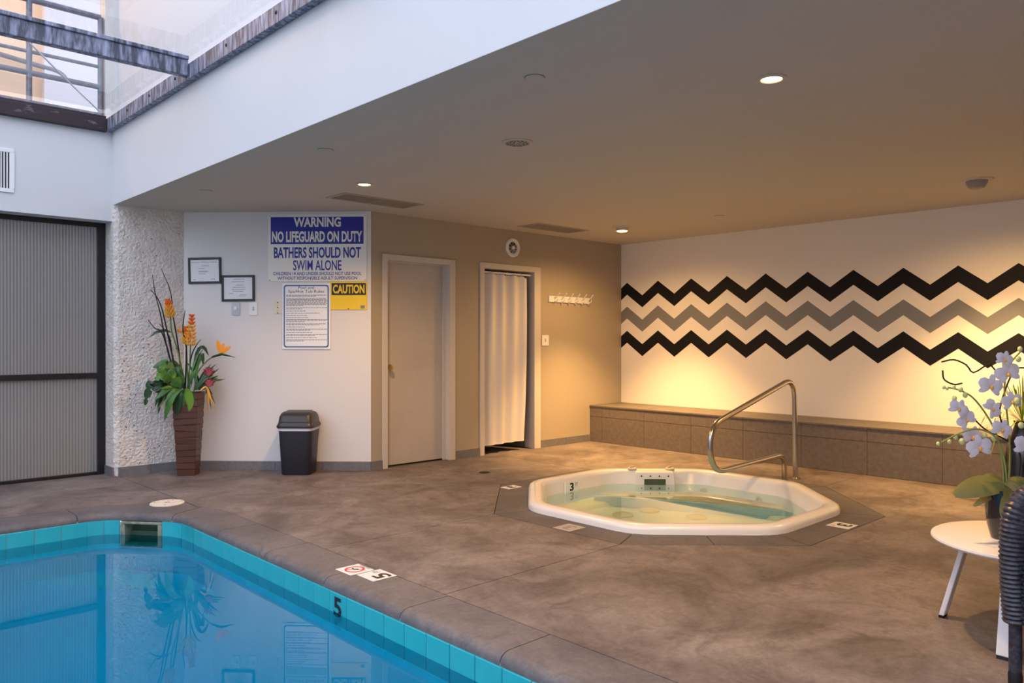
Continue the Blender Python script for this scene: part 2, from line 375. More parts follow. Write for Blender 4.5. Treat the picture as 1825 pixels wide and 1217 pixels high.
# ------------------------------------------------------------------ walls, ceiling, fascia
def wall_mesh(name, mb, m, label): return struct(obj(name, mb, m), label)
D1 = (4.256, 5.015, 2.0); D2 = (5.49, 6.243, 2.0)
wb = MB()
for x0, x1 in ((SG0.x, D1[0] - .02), (D1[1] + .02, D2[0] - .02), (D2[1] + .02, XC + .1)): wb.box(x0, x1, YD, YD + .14, 0, CZ + .02)
for d in (D1, D2): wb.box(d[0] - .02, d[1] + .02, YD, YD + .14, d[2] + .02, CZ + .02)
wall_mesh('wall_back', wb, 'tan_paint', 'tan painted wall with the closed door and the curtained doorway')
rb = MB()
rb.box(5.2, D2[0], YD + .14, YD + 1.3, 0, 2.2); rb.box(D2[1] + .01, 6.5, YD + .14, YD + 1.3, 0, 2.2); rb.box(5.2, 6.5, YD + 1.3, YD + 1.4, 0, 2.2); rb.box(5.2, 6.5, YD + .14, YD + 1.4, 2.2, 2.3).box(4.1, 5.2, YD + .135, YD + .2, 0, 2.2)
wall_mesh('wall_shower', rb, 'shower_tile', 'grey tiled wall of the shower room behind the curtain')
sb = MB(); a0 = sg(0, 0); a1 = sg(SGL + .1, 0); o0 = a0 - SGN * .14; o1 = a1 - SGN * .14
sb.prism([tuple(p[:2]) for p in (a0, o0, o1, a1)], 0, CZ + .02)
wall_mesh('wall_sign', sb, 'paint', 'angled greige wall carrying the pool signs')
wall_mesh('wall_right', MB().box(XC, XC + .12, YN - .1, YD + .14, 0, CZ + .02), 'cream_paint', 'cream wall with the painted zigzag mural')
wall_right = bpy.data.objects['wall_right']
wall_mesh('wall_rear', MB().box(XW - .1, XC + .1, YN - .12, YN, 0, 3.1), 'cream_paint', 'plain wall of the hall behind the camera')
wall_mesh('wall_left', MB().box(XW - .12, XW, YN, YL + .3, 0, 3.1), 'cream_paint', 'plain far side wall of the pool hall')
wall_mesh('ceiling', MB().prism([(XF + .001, YN - .1), (XC + .1, YN - .1), (XC + .1, YD + .14), (SG0.x + .1, YD + .14), (colr.x + .1, colr.y + .3), (XF + .001, colr.y + .3)], CZ, CZ + .05), 'ceiling', 'low textured ceiling over the spa corner')
wall_mesh('wall_fascia', MB().box(XF, XF + .12, YN - .1, YL, CZ + .001, 3.26), 'white_paint', 'white fascia beam between low ceiling and skylight')
hb = MB().box(XW, XF, YL, YL + .18, 2.302, 3.22).box(XF, 2.256, YL, YL + .18, 2.302, CZ + .02)
wall_mesh('wall_header', hb, 'white_paint', 'white wall panel above the ribbed glass doors')
# mural: three zigzag bands
PER = .4745; Y0P = 6.155
def drift(y): return 0 if y > 4.3 else -.0245 * (4.3 - y)
def zig(zp, th, m, lab):
    ys = []; y = YD - .001; k = 0; pts = []
    up0 = lambda y: abs(((Y0P - y) / PER + .0) - round((Y0P - y) / PER)) * 2      # 0 at peak, 1 at valley
    knots = [YD - .001] + [Y0P - PER / 2 * i for i in range(0, 34) if Y0P - PER / 2 * i > YN] + [YN + .001]
    top = []; bot = []
    for y in knots:
        z = zp - .168 * up0(y) + drift(y); top.append((y, z)); bot.append((y, z - th))
    b = MB(); n = len(knots)
    for x in (XC - .0015, XC + .004):
        b.v += [Vector((x, y, z)) for y, z in top] + [Vector((x, y, z)) for y, z in bot]
    for i in range(n - 1):
        b.f += [(i, i + 1, n + i + 1, n + i), (2 * n + i, 2 * n + i + 1, 3 * n + i + 1, 3 * n + i), (i, i + 1, 2 * n + i + 1, 2 * n + i), (n + i, n + i + 1, 3 * n + i + 1, 3 * n + i)]
    o = obj('painted_stripe', b, m, wall_right); o['label'] = lab
    return o
zig(1.957, .150, 'black_paint', 'upper black zigzag stripe'); zig(1.655, .150, 'grey_paint', 'middle grey zigzag stripe'); zig(1.350, .150, 'black_paint', 'lower black zigzag stripe')
# column
cb = MB(); cb.prism([(2.20, 7.545), (2.235, 7.525), (colr.x + .03, 7.525), (colr.x + .03, 7.95), (2.20, 7.95)], 0, CZ + .01)
column = struct(obj('wall_column', cb, 'column', bevel=.008), 'rough exposed-aggregate concrete column beside the glass doors')
pits = MB()
for i in range(200):
    x = random.uniform(2.245, colr.x); z = random.uniform(.1, 2.38) if random.random() < .55 else random.uniform(.1, 1.3); r = random.uniform(.0015, .005) * (1.3 if z < 1.2 else 1)
    pits.ball((x, 7.5245, z), r, 6, 4, (1.2, .35, 1))
pt = obj('pit', pits, 'aggregate_dark', column); pt['kind'] = 'stuff'
# baseboards
def base_run(name, p, q, nin, n, label, z=.084):
    """tiles along p->q; nin = direction into the room"""
    p = Vector(p); q = Vector(q); nin = Vector(nin).normalized(); o = thing(name, label, 'x'); del o['category']; o['kind'] = 'structure'
    d = (q - p); L = d.length; d.normalize()
    for i in range(n):
        a = p + d * (L * i / n + .0012); b = p + d * (L * (i + 1) / n - .0012)
        pr = [tuple(v[:2]) for v in (a, b, b + nin * .011, a + nin * .011)]
        obj('tile', MB().prism(pr if (b - a).cross(nin).z > 0 else pr[::-1], 0, z), 'base_tile', o)
base_run('baseboard_sign', sg(0, 0)[:2] + (0,) if False else (*sg(0, 0)[:2], 0), (*sg(SGL, 0)[:2], 0), SGN, 4, 'grey tile baseboard of the sign wall')
base_run('baseboard_corner', (SG0.x - .008, YD, 0), (4.2, YD, 0), (0, -1, 0), 1, 'short grey baseboard tile left of the closed door')
base_run('baseboard_middle', (5.09, YD, 0), (5.43, YD, 0), (0, -1, 0), 1, 'grey baseboard tile between the two doorways')
base_run('baseboard_back', (6.34, YD, 0), (XB + .01, YD, 0), (0, -1, 0), 2, 'grey baseboard beside the tiled bench')
base_run('baseboard_column', (2.232, 7.525, 0), (colr.x, 7.525, 0), (0, -1, 0), 2, 'grey tile baseboard around the concrete column')
base_run('baseboard_column_side', (2.20, 7.80, 0), (2.20, 7.53, 0), (-1, 0, 0), 1, 'grey tile on the side of the concrete column')

# ------------------------------------------------------------------ doors
d1 = thing('door_1', 'closed beige flush door with brass knob', 'x', (D1[0], YD, 0)); del d1['category']; d1['kind'] = 'structure'
def casing(parent, x0, x1, top, wl, wr, wt, dep=.14):
    W_ = x1 - x0
    fm = MB().box(-wl, 0, -.016, 0, 0, top + wt).box(W_, W_ + wr, -.016, 0, 0, top + wt).box(0, W_, -.016, 0, top, top + wt)
    fm.box(-.019, 0, 0, dep, 0, top + .019).box(W_, W_ + .019, 0, dep, 0, top + .019).box(0, W_, 0, dep, top, top + .019)
    return obj('door_frame', fm, 'frame_paint', parent, bevel=.002)
casing(d1, D1[0], D1[1], 2.0, .055, .075, .055)
obj('door_stop', MB().box(.0, .014, .05, .07, 0, 1.986).box(.725, .759, .05, .07, 0, 2.0).box(.014, .725, .05, .07, 1.986, 2.0), 'frame_paint', d1)
leaf = obj('door_leaf', MB().box(.006, .752, .072, .112, .012, 1.993), 'door_paint', d1, bevel=.002)
kn = MB().lathe([(.032, 0), (.032, .006), (.012, .010), (.012, .032), (.024, .040), (.030, .052), (.026, .064), (.010, .070)], n=20)
k1 = obj('knob', kn, 'brass', leaf, smooth=True); k1.rotation_euler = (PI / 2, 0, 0); k1.location = (.055, .073, .966)
d2 = thing('door_2', 'open doorway with beige frame behind the shower curtain', 'x', (D2[0], YD, 0)); del d2['category']; d2['kind'] = 'structure'
casing(d2, D2[0], D2[1], 2.0, .06, .10, .06)
rod = thing('curtain_rod', 'white tension rod across the top of the doorway', 'rod', (D2[0], YD + .045, 1.965))
obj('tube', MB().tube([(0.002, 0, 0), (.751, 0, 0)], .011, 10), 'white_plastic', rod, smooth=True)
for k, x in enumerate((.13, .27, .39, .51, .58)):
    g = obj('ring', MB().tube([(x + .0, .019 * math.cos(t), -.008 + .024 * math.sin(t)) for t in [2 * PI * i / 12 for i in range(13)]], .0025, 5), 'white_plastic', rod)
cur = thing('shower_curtain', 'off-white fabric shower curtain hanging in the doorway', 'curtain', (D2[0], YD + .045, .09))
b = MB(); nu, nvv = 60, 24
for j in range(nvv + 1):
    v = j / nvv
    for i in range(nu + 1):
        u = i / nu; wdt = .665 - .05 * (1 - v) ** 1.5 + .025 * math.sin(PI * v)
        x = .012 + wdt * u
        am = .016 + .012 * v
        y = am * math.sin(u * 25 + .5 * math.sin(v * 3)) + .010 * math.sin(u * 11 + 1 + v) - .01
        z = 1.845 * v - (.025 * u if v > .98 else 0) * (1 if u > .9 else .2) - .012 * (1 - v) * (1 - u)
        b.v.append(Vector((x, y, z + .015)))
for j in range(nvv):
    for i in range(nu):
        q = j * (nu + 1) + i; b.f.append((q, q + 1, q + nu + 2, q + nu + 1))
obj('cloth', b, 'curtain', cur, smooth=True)
hm = MB(); hm.tube([b.v[i] + Vector((0, -.002, 0)) for i in range(0, nu + 1)], .003, 5); obj('hem', hm, 'curtain', cur)
# ribbed glass door wall
gd = thing('door_3', 'ribbed glass door panels in dark metal frame', 'x', (0, 7.80, 0)); del gd['category']; gd['kind'] = 'structure'
for k, x0 in enumerate((-4.6, -3.25, -1.9, -.55, .8)):
    x1 = min(x0 + 1.40, 2.205)
    fr = MB().box(x0, x0 + .05, -.03, .04, 0, 2.31).box(x1 - .065, x1, -.03, .04, 0, 2.31).box(x0 + .05, x1 - .065, -.03, .04, 2.262, 2.31).box(x0 + .05, x1 - .065, -.03, .04, 0, .028).box(x0 + .05, x1 - .065, -.03, .04, .882, .932)
    obj('door_frame', fr, 'dark_metal', gd, bevel=.003)
    obj('pane', MB().box(x0 + .05, x1 - .065, 0, .008, .028, .882), 'ribbed_glass', gd)
    obj('pane', MB().box(x0 + .05, x1 - .065, 0, .008, .932, 2.262), 'ribbed_glass', gd)
struct(obj('wall_beyond', MB().box(XW, 2.3, 8.6, 8.7, 0, 2.4).box(XW, 2.3, 7.9, 8.7, 2.36, 2.45), 'room_beyond'), 'dim corridor wall behind the ribbed glass')

# ------------------------------------------------------------------ tiled bench
bench = thing('tiled_bench', 'long low bench clad in brown stone tiles under the mural', 'bench', (XB, 0, 0))
obj('core', MB().box(.012, XC - XB - .003, YN + .002, YD - .002, 0, .425), 'grout', bench)
js = [YD - .003] + [6.06 - .627 * i for i in range(13) if 6.06 - .627 * i > YN + .2] + [YN + .002]
for a, c in zip(js, js[1:]):
    obj('front_tile', MB().box(0, .012, c + .0018, a - .0018, .003, .303), 'bench_tile', bench); obj('front_tile', MB().box(0, .012, c + .0018, a - .0018, .307, .422), 'bench_tile', bench)
    obj('top_tile', MB().box(-.008, XC - XB - .003, c + .0018, a - .0018, .425, .440), 'bench_tile', bench)

# ------------------------------------------------------------------ pool
pool = thing('swimming_pool', 'rectangular swimming pool with teal waterline tiles and stone coping', 'pool', (0, 0, 0))
sh = MB(); full = [tuple(p) for p in PP] + [(POOL_X0, POOL_Y0)]
n = len(full); sh.v += [Vector((x, y, -.222)) for x, y in full] + [Vector((x, y, -1.15)) for x, y in full]
for i in range(n):
    if 0 <= i < n: j = (i + 1) % n; sh.f.append((i, j, n + j, n + i))
sh.f.append(tuple(range(n, 2 * n)))
basin = obj('basin', sh, 'pool_plaster', pool)
obj('corner_ledge', MB().prism([(2.06, 5.0), (2.06, 5.52), (1.70, 6.03), (1.2, 6.03)], -1.1, -.40), 'pool_plaster', pool)
# coping stones: swept bullnose profile
prof = [(CW - .002, -.05), (CW - .002, 0), (.055, 0), (.030, -.004), (.010, -.016), (0, -.034), (.002, -.052), (.016, -.062), (CW - .002, -.062)]
def at_s(t):
    k = 0
    while k < len(S) - 2 and S[k + 1] < t: k += 1
    f = min(1, max(0, (t - S[k]) / (S[k + 1] - S[k]))); return PP[k].lerp(PP[k + 1], f), NP[k].lerp(NP[k + 1], f).normalized()
def sweep(c0, c1, pr=prof, name='coping_stone', m='coping'):
    nn = max(2, int((c1 - c0) / .03)); rings = []
    for i in range(nn + 1):
        p, n_ = at_s(c0 + (c1 - c0) * i / nn); rings.append([(p.x + n_.x * u, p.y + n_.y * u, z) for u, z in pr])
    return obj(name, MB().loft(rings), m, pool, smooth=True)
S = [0]
for p, q in zip(PP, PP[1:]): S.append(S[-1] + (q - p).length)
s0 = 2.25 - POOL_Y0; cuts = [0] + [s0 + .675 * k for k in range(-1, 20) if 0.1 < s0 + .675 * k < S[-1] - .1] + [S[-1]]
for c0, c1 in zip(cuts, cuts[1:]):
    sweep(c0 + .0025, c1 - .0025)
obj('coping_side', MB().box(POOL_X0 - .285, POOL_X0, POOL_Y0 - .3, POOL_Y1 + CW, -.06, 0), 'coping', pool, bevel=.02)
obj('coping_side', MB().box(POOL_X0, 2.343, POOL_Y0 - .3, POOL_Y0, -.06, 0), 'coping', pool, bevel=.02)
# waterline tiles
tp = .1625; i_a = min(range(len(PP)), key=lambda i: (PP[i] - (A_.lerp(B_, .12))).length); i_b = min(range(len(PP)), key=lambda i: (PP[i] - (A_.lerp(B_, .92))).length)
tmesh = MB().box(-.079, .079, -.007, .004, -.215, -.051); tproto = None
def put_tile(pt, n_):
    global tproto
    ang = math.atan2(n_.y, n_.x) - PI / 2
    if tproto is None:
        tproto = obj('tile', tmesh, 'pool_tile', pool, bevel=.0025, seg=1); o = tproto
    else:
        o = tproto.copy(); sc.collection.objects.link(o)
    o.parent = pool; o.location = (pt.x, pt.y, 0); o.rotation_euler = (0, 0, ang)
y = 2.069 + tp / 2
ys_ = []
while y < 5.33: ys_.append(y); y += tp
y = 2.069 - tp / 2
while y > POOL_Y0 + .05: ys_.append(y); y -= tp
for y in ys_: put_tile(Vector((POOL_X1, y)), Vector((1, 0)))
x = 1.589 - tp / 2
while x > POOL_X0 + .1: put_tile(Vector((x, POOL_Y1)), Vector((0, 1))); x -= tp
tprof = [(.004, -.215), (.004, -.051), (-.007, -.051), (-.007, -.215)]
def s_of(pt): return min(range(len(PP)), key=lambda i: (PP[i] - pt).length)
sk0 = S[s_of(A_.lerp(B_, .5))] - .162; sk1 = sk0 + .324; sr = S[s_of(Vector((POOL_X1, max(ys_) + tp / 2)))]; sl = S[s_of(Vector((1.589, POOL_Y1)))]
for c0, c1 in ((sr, (sr + sk0) / 2), ((sr + sk0) / 2, sk0), (sk1, (sk1 + sl) / 2), ((sk1 + sl) / 2, sl)): sweep(c0 + .002, c1 - .002, tprof, 'tile', 'pool_tile')
smid = A_.lerp(B_, .50); gi = [i for i in range(len(PP)) if abs((PP[i] - smid).dot(dv)) > .158 or (PP[i] - smid).length > .4]; gs = MB(); brk = next(k for k in range(len(gi) - 1) if gi[k + 1] - gi[k] > 1)
for part in (gi[:brk + 1], gi[brk + 1:]): gs.loft([[(PP[i].x + NP[i].x * .003, PP[i].y + NP[i].y * .003, z) for z in (-.225, -.040)] for i in part], False, False, closed=False)
obj('grout_strip', gs, 'tile_grout', pool)
mk = text('depth_numeral', '5', pool, 0, 0, .075, .10, 'ink', flip=lambda a, b_: (POOL_X1 - .0085, 3.45 - a, -.118 + b_), bold=.03)
obj('numeral_ground', MB().box(POOL_X1 - .0075, POOL_X1 - .007, 3.40, 3.50, -.175, -.066), 'pool_tile', pool)
# skimmer mouth in the cut corner
mid = A_.lerp(B_, .50); ang = math.atan2(nv.y, nv.x) - PI / 2
sk = MB().box(-.16, .16, -.012, .10, -.235, -.215).box(-.16, -.125, -.012, .10, -.215, -.075).box(.125, .16, -.012, .10, -.215, -.075).box(-.16, .16, -.012, .10, -.075, -.058)
obj('skimmer_frame', sk, 'old_plastic', pool, loc=(mid.x, mid.y, 0), rz=ang, bevel=.004)
obj('skimmer_mouth', MB().box(-.13, .13, .09, .11, -.225, -.06), 'olive_hole', pool, loc=(mid.x, mid.y, 0), rz=ang)
obj('weir_flap', MB().box(-.12, .12, .055, .065, -.215, -.135), 'olive_hole', pool, loc=(mid.x, mid.y, 0), rz=ang)
lt = obj('pool_light', MB().lathe([(.10, 0), (.10, .012), (.088, .018), (.088, .010), (.06, .010), (.055, .016), (.0, .018)], n=28), 'pool_plaster', pool, smooth=True); lt.location = (1.80, 5.62, -.40)
tag(obj('pool_water', MB().box(POOL_X0 + .002, POOL_X1 - .008, POOL_Y0 + .002, POOL_Y1 - .008, -.1502, -.15), 'pool_water'), 'still blue water filling the swimming pool', 'water')
wtr = bpy.data.objects['pool_water']
me = wtr.data; bm = bmesh.new()
wp = [PP[i] - NP[i] * .009 for i in range(len(PP))] + [Vector((POOL_X0 + .004, POOL_Y0 + .004))]
wp[0] = Vector((wp[0].x, POOL_Y0 + .004)); wp[-2] = Vector((POOL_X0 + .004, wp[-2].y))
bm.faces.new([bm.verts.new((p.x, p.y, -.15)) for p in wp]); bmesh.ops.recalc_face_normals(bm, faces=bm.faces)
if list(bm.faces)[0].normal.z < 0: bmesh.ops.reverse_faces(bm, faces=bm.faces)
bm.to_mesh(me); bm.free()
lid = thing('skimmer_lid', 'round cream skimmer lid set into the pool coping corner', 'lid', (2.135, 6.035, 0))
obj('disc', MB().lathe([(.122, 0), (.122, .006), (.118, .009), (.0, .009)], n=36), 'lid_cream', lid)
obj('finger_slot', MB().box(-.02, .02, -.006, .006, .006, .0095), 'ink', lid)
for a in (.8, 2.4, 4.2): obj('screw', MB().lathe([(.005, 0), (.005, .0102)], (.095 * math.cos(a), .095 * math.sin(a), 0), 8), 'ink', lid)
dr = thing('floor_drain', 'small dark round floor drain in front of the curtain', 'drain', (4.78, 5.43, 0))
obj('ring', MB().lathe([(.055, 0), (.055, .003), (.045, .003), (.045, .001)], n=20, cap1=False), 'dark_metal', dr); obj('grate', MB().lathe([(.045, .0005), (.045, .002)], n=20), 'hole', dr)
# depth markers on the deck
def marker(name, label, c, u, lw, lh, s, m='marker_white', extra=None):
    """c centre, u = reading direction (x of the text) on the floor"""
    u = Vector(u).normalized(); v = Vector((-u.y, u.x)); o = thing(name, label, 'depth marker', (c[0], c[1], 0), math.atan2(u.y, u.x))
    obj('tile', MB().box(-lw / 2, lw / 2, -lh / 2, lh / 2, 0, .003), m, o, bevel=.001, seg=1)
    return o
mk1 = marker('depth_marker', 'white tile reading 5 FT on the pool coping', (2.275, 3.435), (0, 1), .155, .145, '5')
text('numeral', '5', mk1, 0, 0, .075, .09, 'ink', flip=lambda a, b_: (a - .03, b_ - .01, .0036), bold=.03); text('unit', 'FT', mk1, 0, 0, .035, .03, 'ink', flip=lambda a, b_: (a + .05, b_ - .03, .0036))
mk2 = marker('no_diving_marker', 'white tile with red no-diving symbol on the pool coping', (2.245, 3.60), (0, 1), .155, .145, '')
rg = MB(); rg.loft([[(r * math.cos(t), r * math.sin(t), .0036) for r in (.042, .054)] for t in [2 * PI * i / 28 for i in range(29)]], False, False, closed=False)
rg.box(-.045, .045, -.005, .005, .0034, .0037, Matrix.Rotation(PI / 4, 3, 'Z')); obj('prohibition_ring', rg, 'red_ink', mk2)
dv_ = MB().tube([(-.02, -.012, .0036), (.0, .005, .0036), (.022, .0, .0036)], .004, 5); obj('diver', dv_, 'ink', mk2); text('caption', 'NO DIVING', mk2, 0, 0, .09, .013, 'ink', flip=lambda a, b_: (a, b_ - .063, .0036))
mk3 = marker('depth_marker', 'white tile reading 3 FT beside the spa, right side', (5.13, 2.245), (1, 0), .15, .15, '3')
text('numeral', '3', mk3, 0, 0, .07, .10, 'ink', flip=lambda a, b_: (-a + .012, -b_ - .01, .0036), bold=.03); text('unit', 'FT', mk3, 0, 0, .03, .03, 'ink', flip=lambda a, b_: (-a - .05, -b_ + .045, .0036))
mk4 = marker('depth_marker', 'worn brown depth tile left of the spa rim', (3.77, 3.445), (0, 1), .15, .16, '3', 'marker_worn')
text('numeral', '3', mk4, 0, 0, .07, .10, 'print_grey', flip=lambda a, b_: (a, b_, .0036), bold=.03)
mk5 = marker('depth_marker', 'white tile beside the far left edge of the spa', (4.46, 4.73), (1, 0), .15, .11, '3')
text('numeral', '3', mk5, 0, 0, .07, .08, 'ink', flip=lambda a, b_: (-a, -b_, .0036), bold=.03)

# ------------------------------------------------------------------ spa
spa = thing('hot_tub', 'octagonal white acrylic hot tub sunk into the deck', 'hot tub', (SC[0], SC[1], 0))
def octo(r, z, rnd=.13):
    """octagon with rounded corners, apothem r"""
    P_ = [Vector((r / math.cos(PI / 8) * math.cos(PI / 8 + k * PI / 4), r / math.cos(PI / 8) * math.sin(PI / 8 + k * PI / 4))) for k in range(8)]; out = []
    t = rnd * r
    for k in range(8): out += [(x, y, z) for x, y in rounded(P_[k - 1], P_[(k + 1) % 8], P_[k], t)]
    return out
prof_s = [(1.125, -.05), (1.125, .025), (1.118, .045), (1.10, .055), (1.035, .055), (1.018, .046), (1.005, .02), (.975, -.10), (.945, -.152)]
obj('rim', MB().loft([octo(r, z) for r, z in prof_s], False, False), 'spa_shell', spa, smooth=True)
obj('seat', MB().loft([octo(.945, -.150), octo(.90, -.160), octo(.82, -.164), octo(.79, -.172), octo(.77, -.196)], False, False), 'spa_floor', spa, smooth=True)
obj('footwell', MB().loft([octo(.77, -.196), octo(.74, -.20), octo(.01, -.20)], False, True), 'spa_floor', spa, smooth=True)
lg_ = [(.10, .90), (.30, .90), (.90, .32), (.90, -.42), (.76, -.60), (.64, -.30), (.46, .18)]
obj('ledge_riser', MB().prism(lg_[::-1], -.205, -.112), 'spa_riser_shade', spa, bevel=.01); obj('ledge_top', MB().prism(inset(lg_, .02), -.112, -.107), 'ledge_tan', spa)  # riser coloured darker teal: the shade on its upright face is painted in
for i, (x, y) in enumerate([(1110, 919), (1157, 911), (1241, 923)]):
    t = (-.20 - H) / (CY - y); p = CAM + (FW * F + RT * (x - CX) + UP * (CY - y)) * t - Vector((SC[0], SC[1], 0))
    r = min(1, .62 / max(.01, math.hypot(p.x, p.y))); p = Vector((p.x * r, p.y * r, -.20))
    obj('suction_cover', MB().lathe([(.085, 0), (.085, .012), (.07, .02), (.05, .018), (.04, .024), (.0, .026)], tuple(p), 24), 'fitting', spa, smooth=True)
for a, rr in ((.35, .97), (-.2, .97), (-.95, .962), (2.2, .965), (2.75, .965)):
    j = obj('jet', MB().lathe([(.03, 0), (.03, .012), (.012, .014), (.012, .004)], n=14), 'fitting', spa, smooth=True)
    d = Vector((math.cos(a), math.sin(a), 0)); ap = .958 / max(abs(math.cos((a - PI / 8) % (PI / 4) - PI / 8 + 0)), .9); j.location = d * (ap - .005) + Vector((0, 0, -.115)); j.rotation_euler = (-d).to_track_quat('Z', 'Y').to_euler()
bx = obj('skimmer_box', MB().loft([[(-.19, .10, -.2), (.19, .10, -.2), (.19, -.05, -.2), (-.19, -.05, -.2)], [(-.17, .10, .040), (.17, .10, .040), (.17, -.035, .040), (-.17, -.035, .040)], [(-.16, .10, .052), (.16, .10, .052), (.16, -.02, .052), (-.16, -.02, .052)]]), 'spa_shell', spa, bevel=.006, loc=(.98 * math.cos(PI / 4), .98 * math.sin(PI / 4), 0), rz=-PI / 4)
obj('slot', MB().box(-.095, .095, -.0475, -.03, -.065, -.015), 'olive_hole', bx)
for xx in (-.12, -.04, .04, .12):
    for zz in (.012, -.095): obj('screw', MB().ball((xx, -.042 if zz > 0 else -.049, zz), .007, 8, 4), 'hole', bx)
for k, sx in enumerate((-.19, .15)):
    q = obj('air_valve', MB().lathe([(.042, 0), (.042, .01), (.036, .016), (.0, .018)], n=20), 'fitting', spa, smooth=True, loc=(1.05 * math.cos(PI / 4) + sx * math.cos(-PI / 4), 1.05 * math.sin(PI / 4) + sx * math.sin(-PI / 4), .055))
    obj('grip', MB().box(-.028, .028, -.007, .007, .016, .032), 'fitting', q, bevel=.004)
im = obj('depth_plate', MB().box(-.085, .085, -.006, .004, -.052, .048), 'white_plastic', spa, loc=(-.10, .974, -.025)); text('numeral', '3', im, -.005, .0, .05, .07, 'ink', y=-.0065, bold=.03); text('unit', 'FT', im, .055, .012, .03, .03, 'ink', y=-.0065)
spw = MB(); spw.v += [Vector(p) for p in octo(.992, -.065)]; spw.f.append(tuple(range(len(spw.v))))
tag(obj('spa_water', spw, 'spa_water', loc=(SC[0], SC[1], 0)), 'clear still water in the hot tub', 'water')
if bpy.data.objects['spa_water'].data.polygons[0].normal.z < 0: bpy.data.objects['spa_water'].data.flip_normals()
# handrail
hr = thing('spa_handrail', 'bent stainless steel grab rail standing at the hot tub edge', 'handrail', (6.47, 3.29, 0))
def smooth_path(pts, r, n=6):
    P_ = [Vector(p) for p in pts]; out = [P_[0]]
    for a, b, c in zip(P_, P_[1:], P_[2:]):
        u = (a - b); v = (c - b); t = min(r, u.length * .49, v.length * .49); p0 = b + u.normalized() * t; p1 = b + v.normalized() * t
        out += [p0 * (1 - k) ** 2 + b * 2 * k * (1 - k) + p1 * k * k for k in [i / n for i in range(n + 1)]]
    return out + [P_[-1]]
rp = smooth_path([(.10, 0, 0), (.075, 0, .90), (-1.29, 0, .565), (-1.25, 0, .205), (-.62, 0, .222), (-.11, 0, .235), (-.10, 0, 0)], .19, 10)
obj('tube', MB().tube(rp, .0225, 14), 'stainless', hr, smooth=True)
for x in (.10, -.10): obj('escutcheon', MB().lathe([(.042, 0), (.042, .006), (.028, .014), (.0226, .014)], (x, 0, 0), 20), 'stainless', hr, smooth=True)

# ------------------------------------------------------------------ signs on the angled wall
def on_sign(name, label, cat, s, z): return thing(name, label, cat, sg(s, z, .002), SGPHI)
ws = on_sign('warning_sign', 'large white and blue warning sign about no lifeguard on duty', 'sign', .508, 2.102)
obj('board', MB().box(-.470, .470, -.008, 0, -.317, .317), 'sign_white', ws, bevel=.002, seg=1)
obj('blue_field', MB().box(-.445, .440, -.0090, -.008, .035, .292), 'sign_blue', ws)
text('lettering', 'WARNING', ws, .0, .242, .45, .092, 'sign_white', y=-.0098, bold=.035); text('lettering', 'NO LIFEGUARD ON DUTY', ws, -.003, .105, .86, .104, 'sign_white', y=-.0098, bold=.035)
text('lettering', 'BATHERS SHOULD NOT', ws, 0, -.045, .83, .105, 'sign_blue', y=-.0092, bold=.03); text('lettering', 'SWIM ALONE', ws, 0, -.165, .46, .098, 'sign_blue', y=-.0092, bold=.016)
text('lettering', 'CHILDREN 14 AND UNDER SHOULD NOT USE POOL', ws, 0, -.243, .84, .032, 'sign_blue', y=-.0092, bold=.014); text('lettering', 'WITHOUT RESPONSIBLE ADULT SUPERVISION', ws, 0, -.286, .76, .031, 'sign_blue', y=-.0092, bold=.012)
for x in (-.455, .455):
    for z in (-.303, .303): obj('screw', MB().ball((x, -.009, z), .006, 8, 4), 'steel_plate', ws)
rs = on_sign('rules_sign', 'white pool and spa rules sign with blue border below the warning sign', 'sign', .613, 1.456)
obj('board', MB().box(-.232, .232, -.010, 0, -.314, .314), 'sign_paper', rs, bevel=.006, seg=2)
def ring_rect(x, z, t, y):
    m_ = MB(); oc = lambda X, Z, r: [(sx * X - sx * r + r * math.cos(a), sz * Z - sz * r + r * math.sin(a)) for sx, sz, a0 in ((1, 1, 0), (-1, 1, PI / 2), (-1, -1, PI), (1, -1, 1.5 * PI)) for a in [a0 + PI / 2 * k / 4 for k in range(5)]]
    o_, i_ = oc(x, z, .025), oc(x - t, z - t, .018); nn = len(o_)
    m_.v += [Vector((p[0], y, p[1])) for p in o_ + i_]; m_.f += [(k, (k + 1) % nn, nn + (k + 1) % nn, nn + k) for k in range(nn)]
    return m_
obj('border', ring_rect(.215, .296, .012, -.0106), 'rule_blue', rs)
text('lettering', 'Pool and', rs, 0, .270, .15, .026, 'ink', y=-.0106, bold=.0); text('lettering', 'Spa/Hot Tub Rules', rs, 0, .230, .34, .036, 'ink', y=-.0106, bold=.0)
pl = MB(); z = .198; random.seed(3)
for blk in (2, 8, 2, 1, 1, 1, 1, 3, 2, 1, 2, 1, 2, 1, 2):
    for k in range(blk):
        e = .19 if k < blk - 1 else random.uniform(-.05, .16); x = -.19
        while x < e:
            wdt = random.uniform(.012, .034); pl.box(x, min(x + wdt, e + .01), -.0107, -.0102, z - .0028, z + .0028); x += wdt + .005
        z -= .0098
    z -= .0105
ln = obj('small_print', pl, 'print_grey', rs); ln['kind'] = 'stuff'
cs = on_sign('caution_sign', 'yellow caution sign with black header right of the rules sign', 'sign', .212, 1.650)
obj('board', MB().box(-.180, .176, -.006, 0, -.134, .134), 'sign_yellow', cs, bevel=.002, seg=1); obj('black_field', MB().box(-.160, .166, -.0068, -.006, .005, .118), 'ink', cs)
text('lettering', 'CAUTION', cs, .003, .062, .30, .085, 'sign_yellow', y=-.0076, bold=.035)
obj('stamp', MB().box(.115, .155, -.0068, -.006, -.122, -.092), 'print_grey', cs); obj('screw', MB().ball((0, -.006, -.125), .006, 8, 4), 'ink', cs)
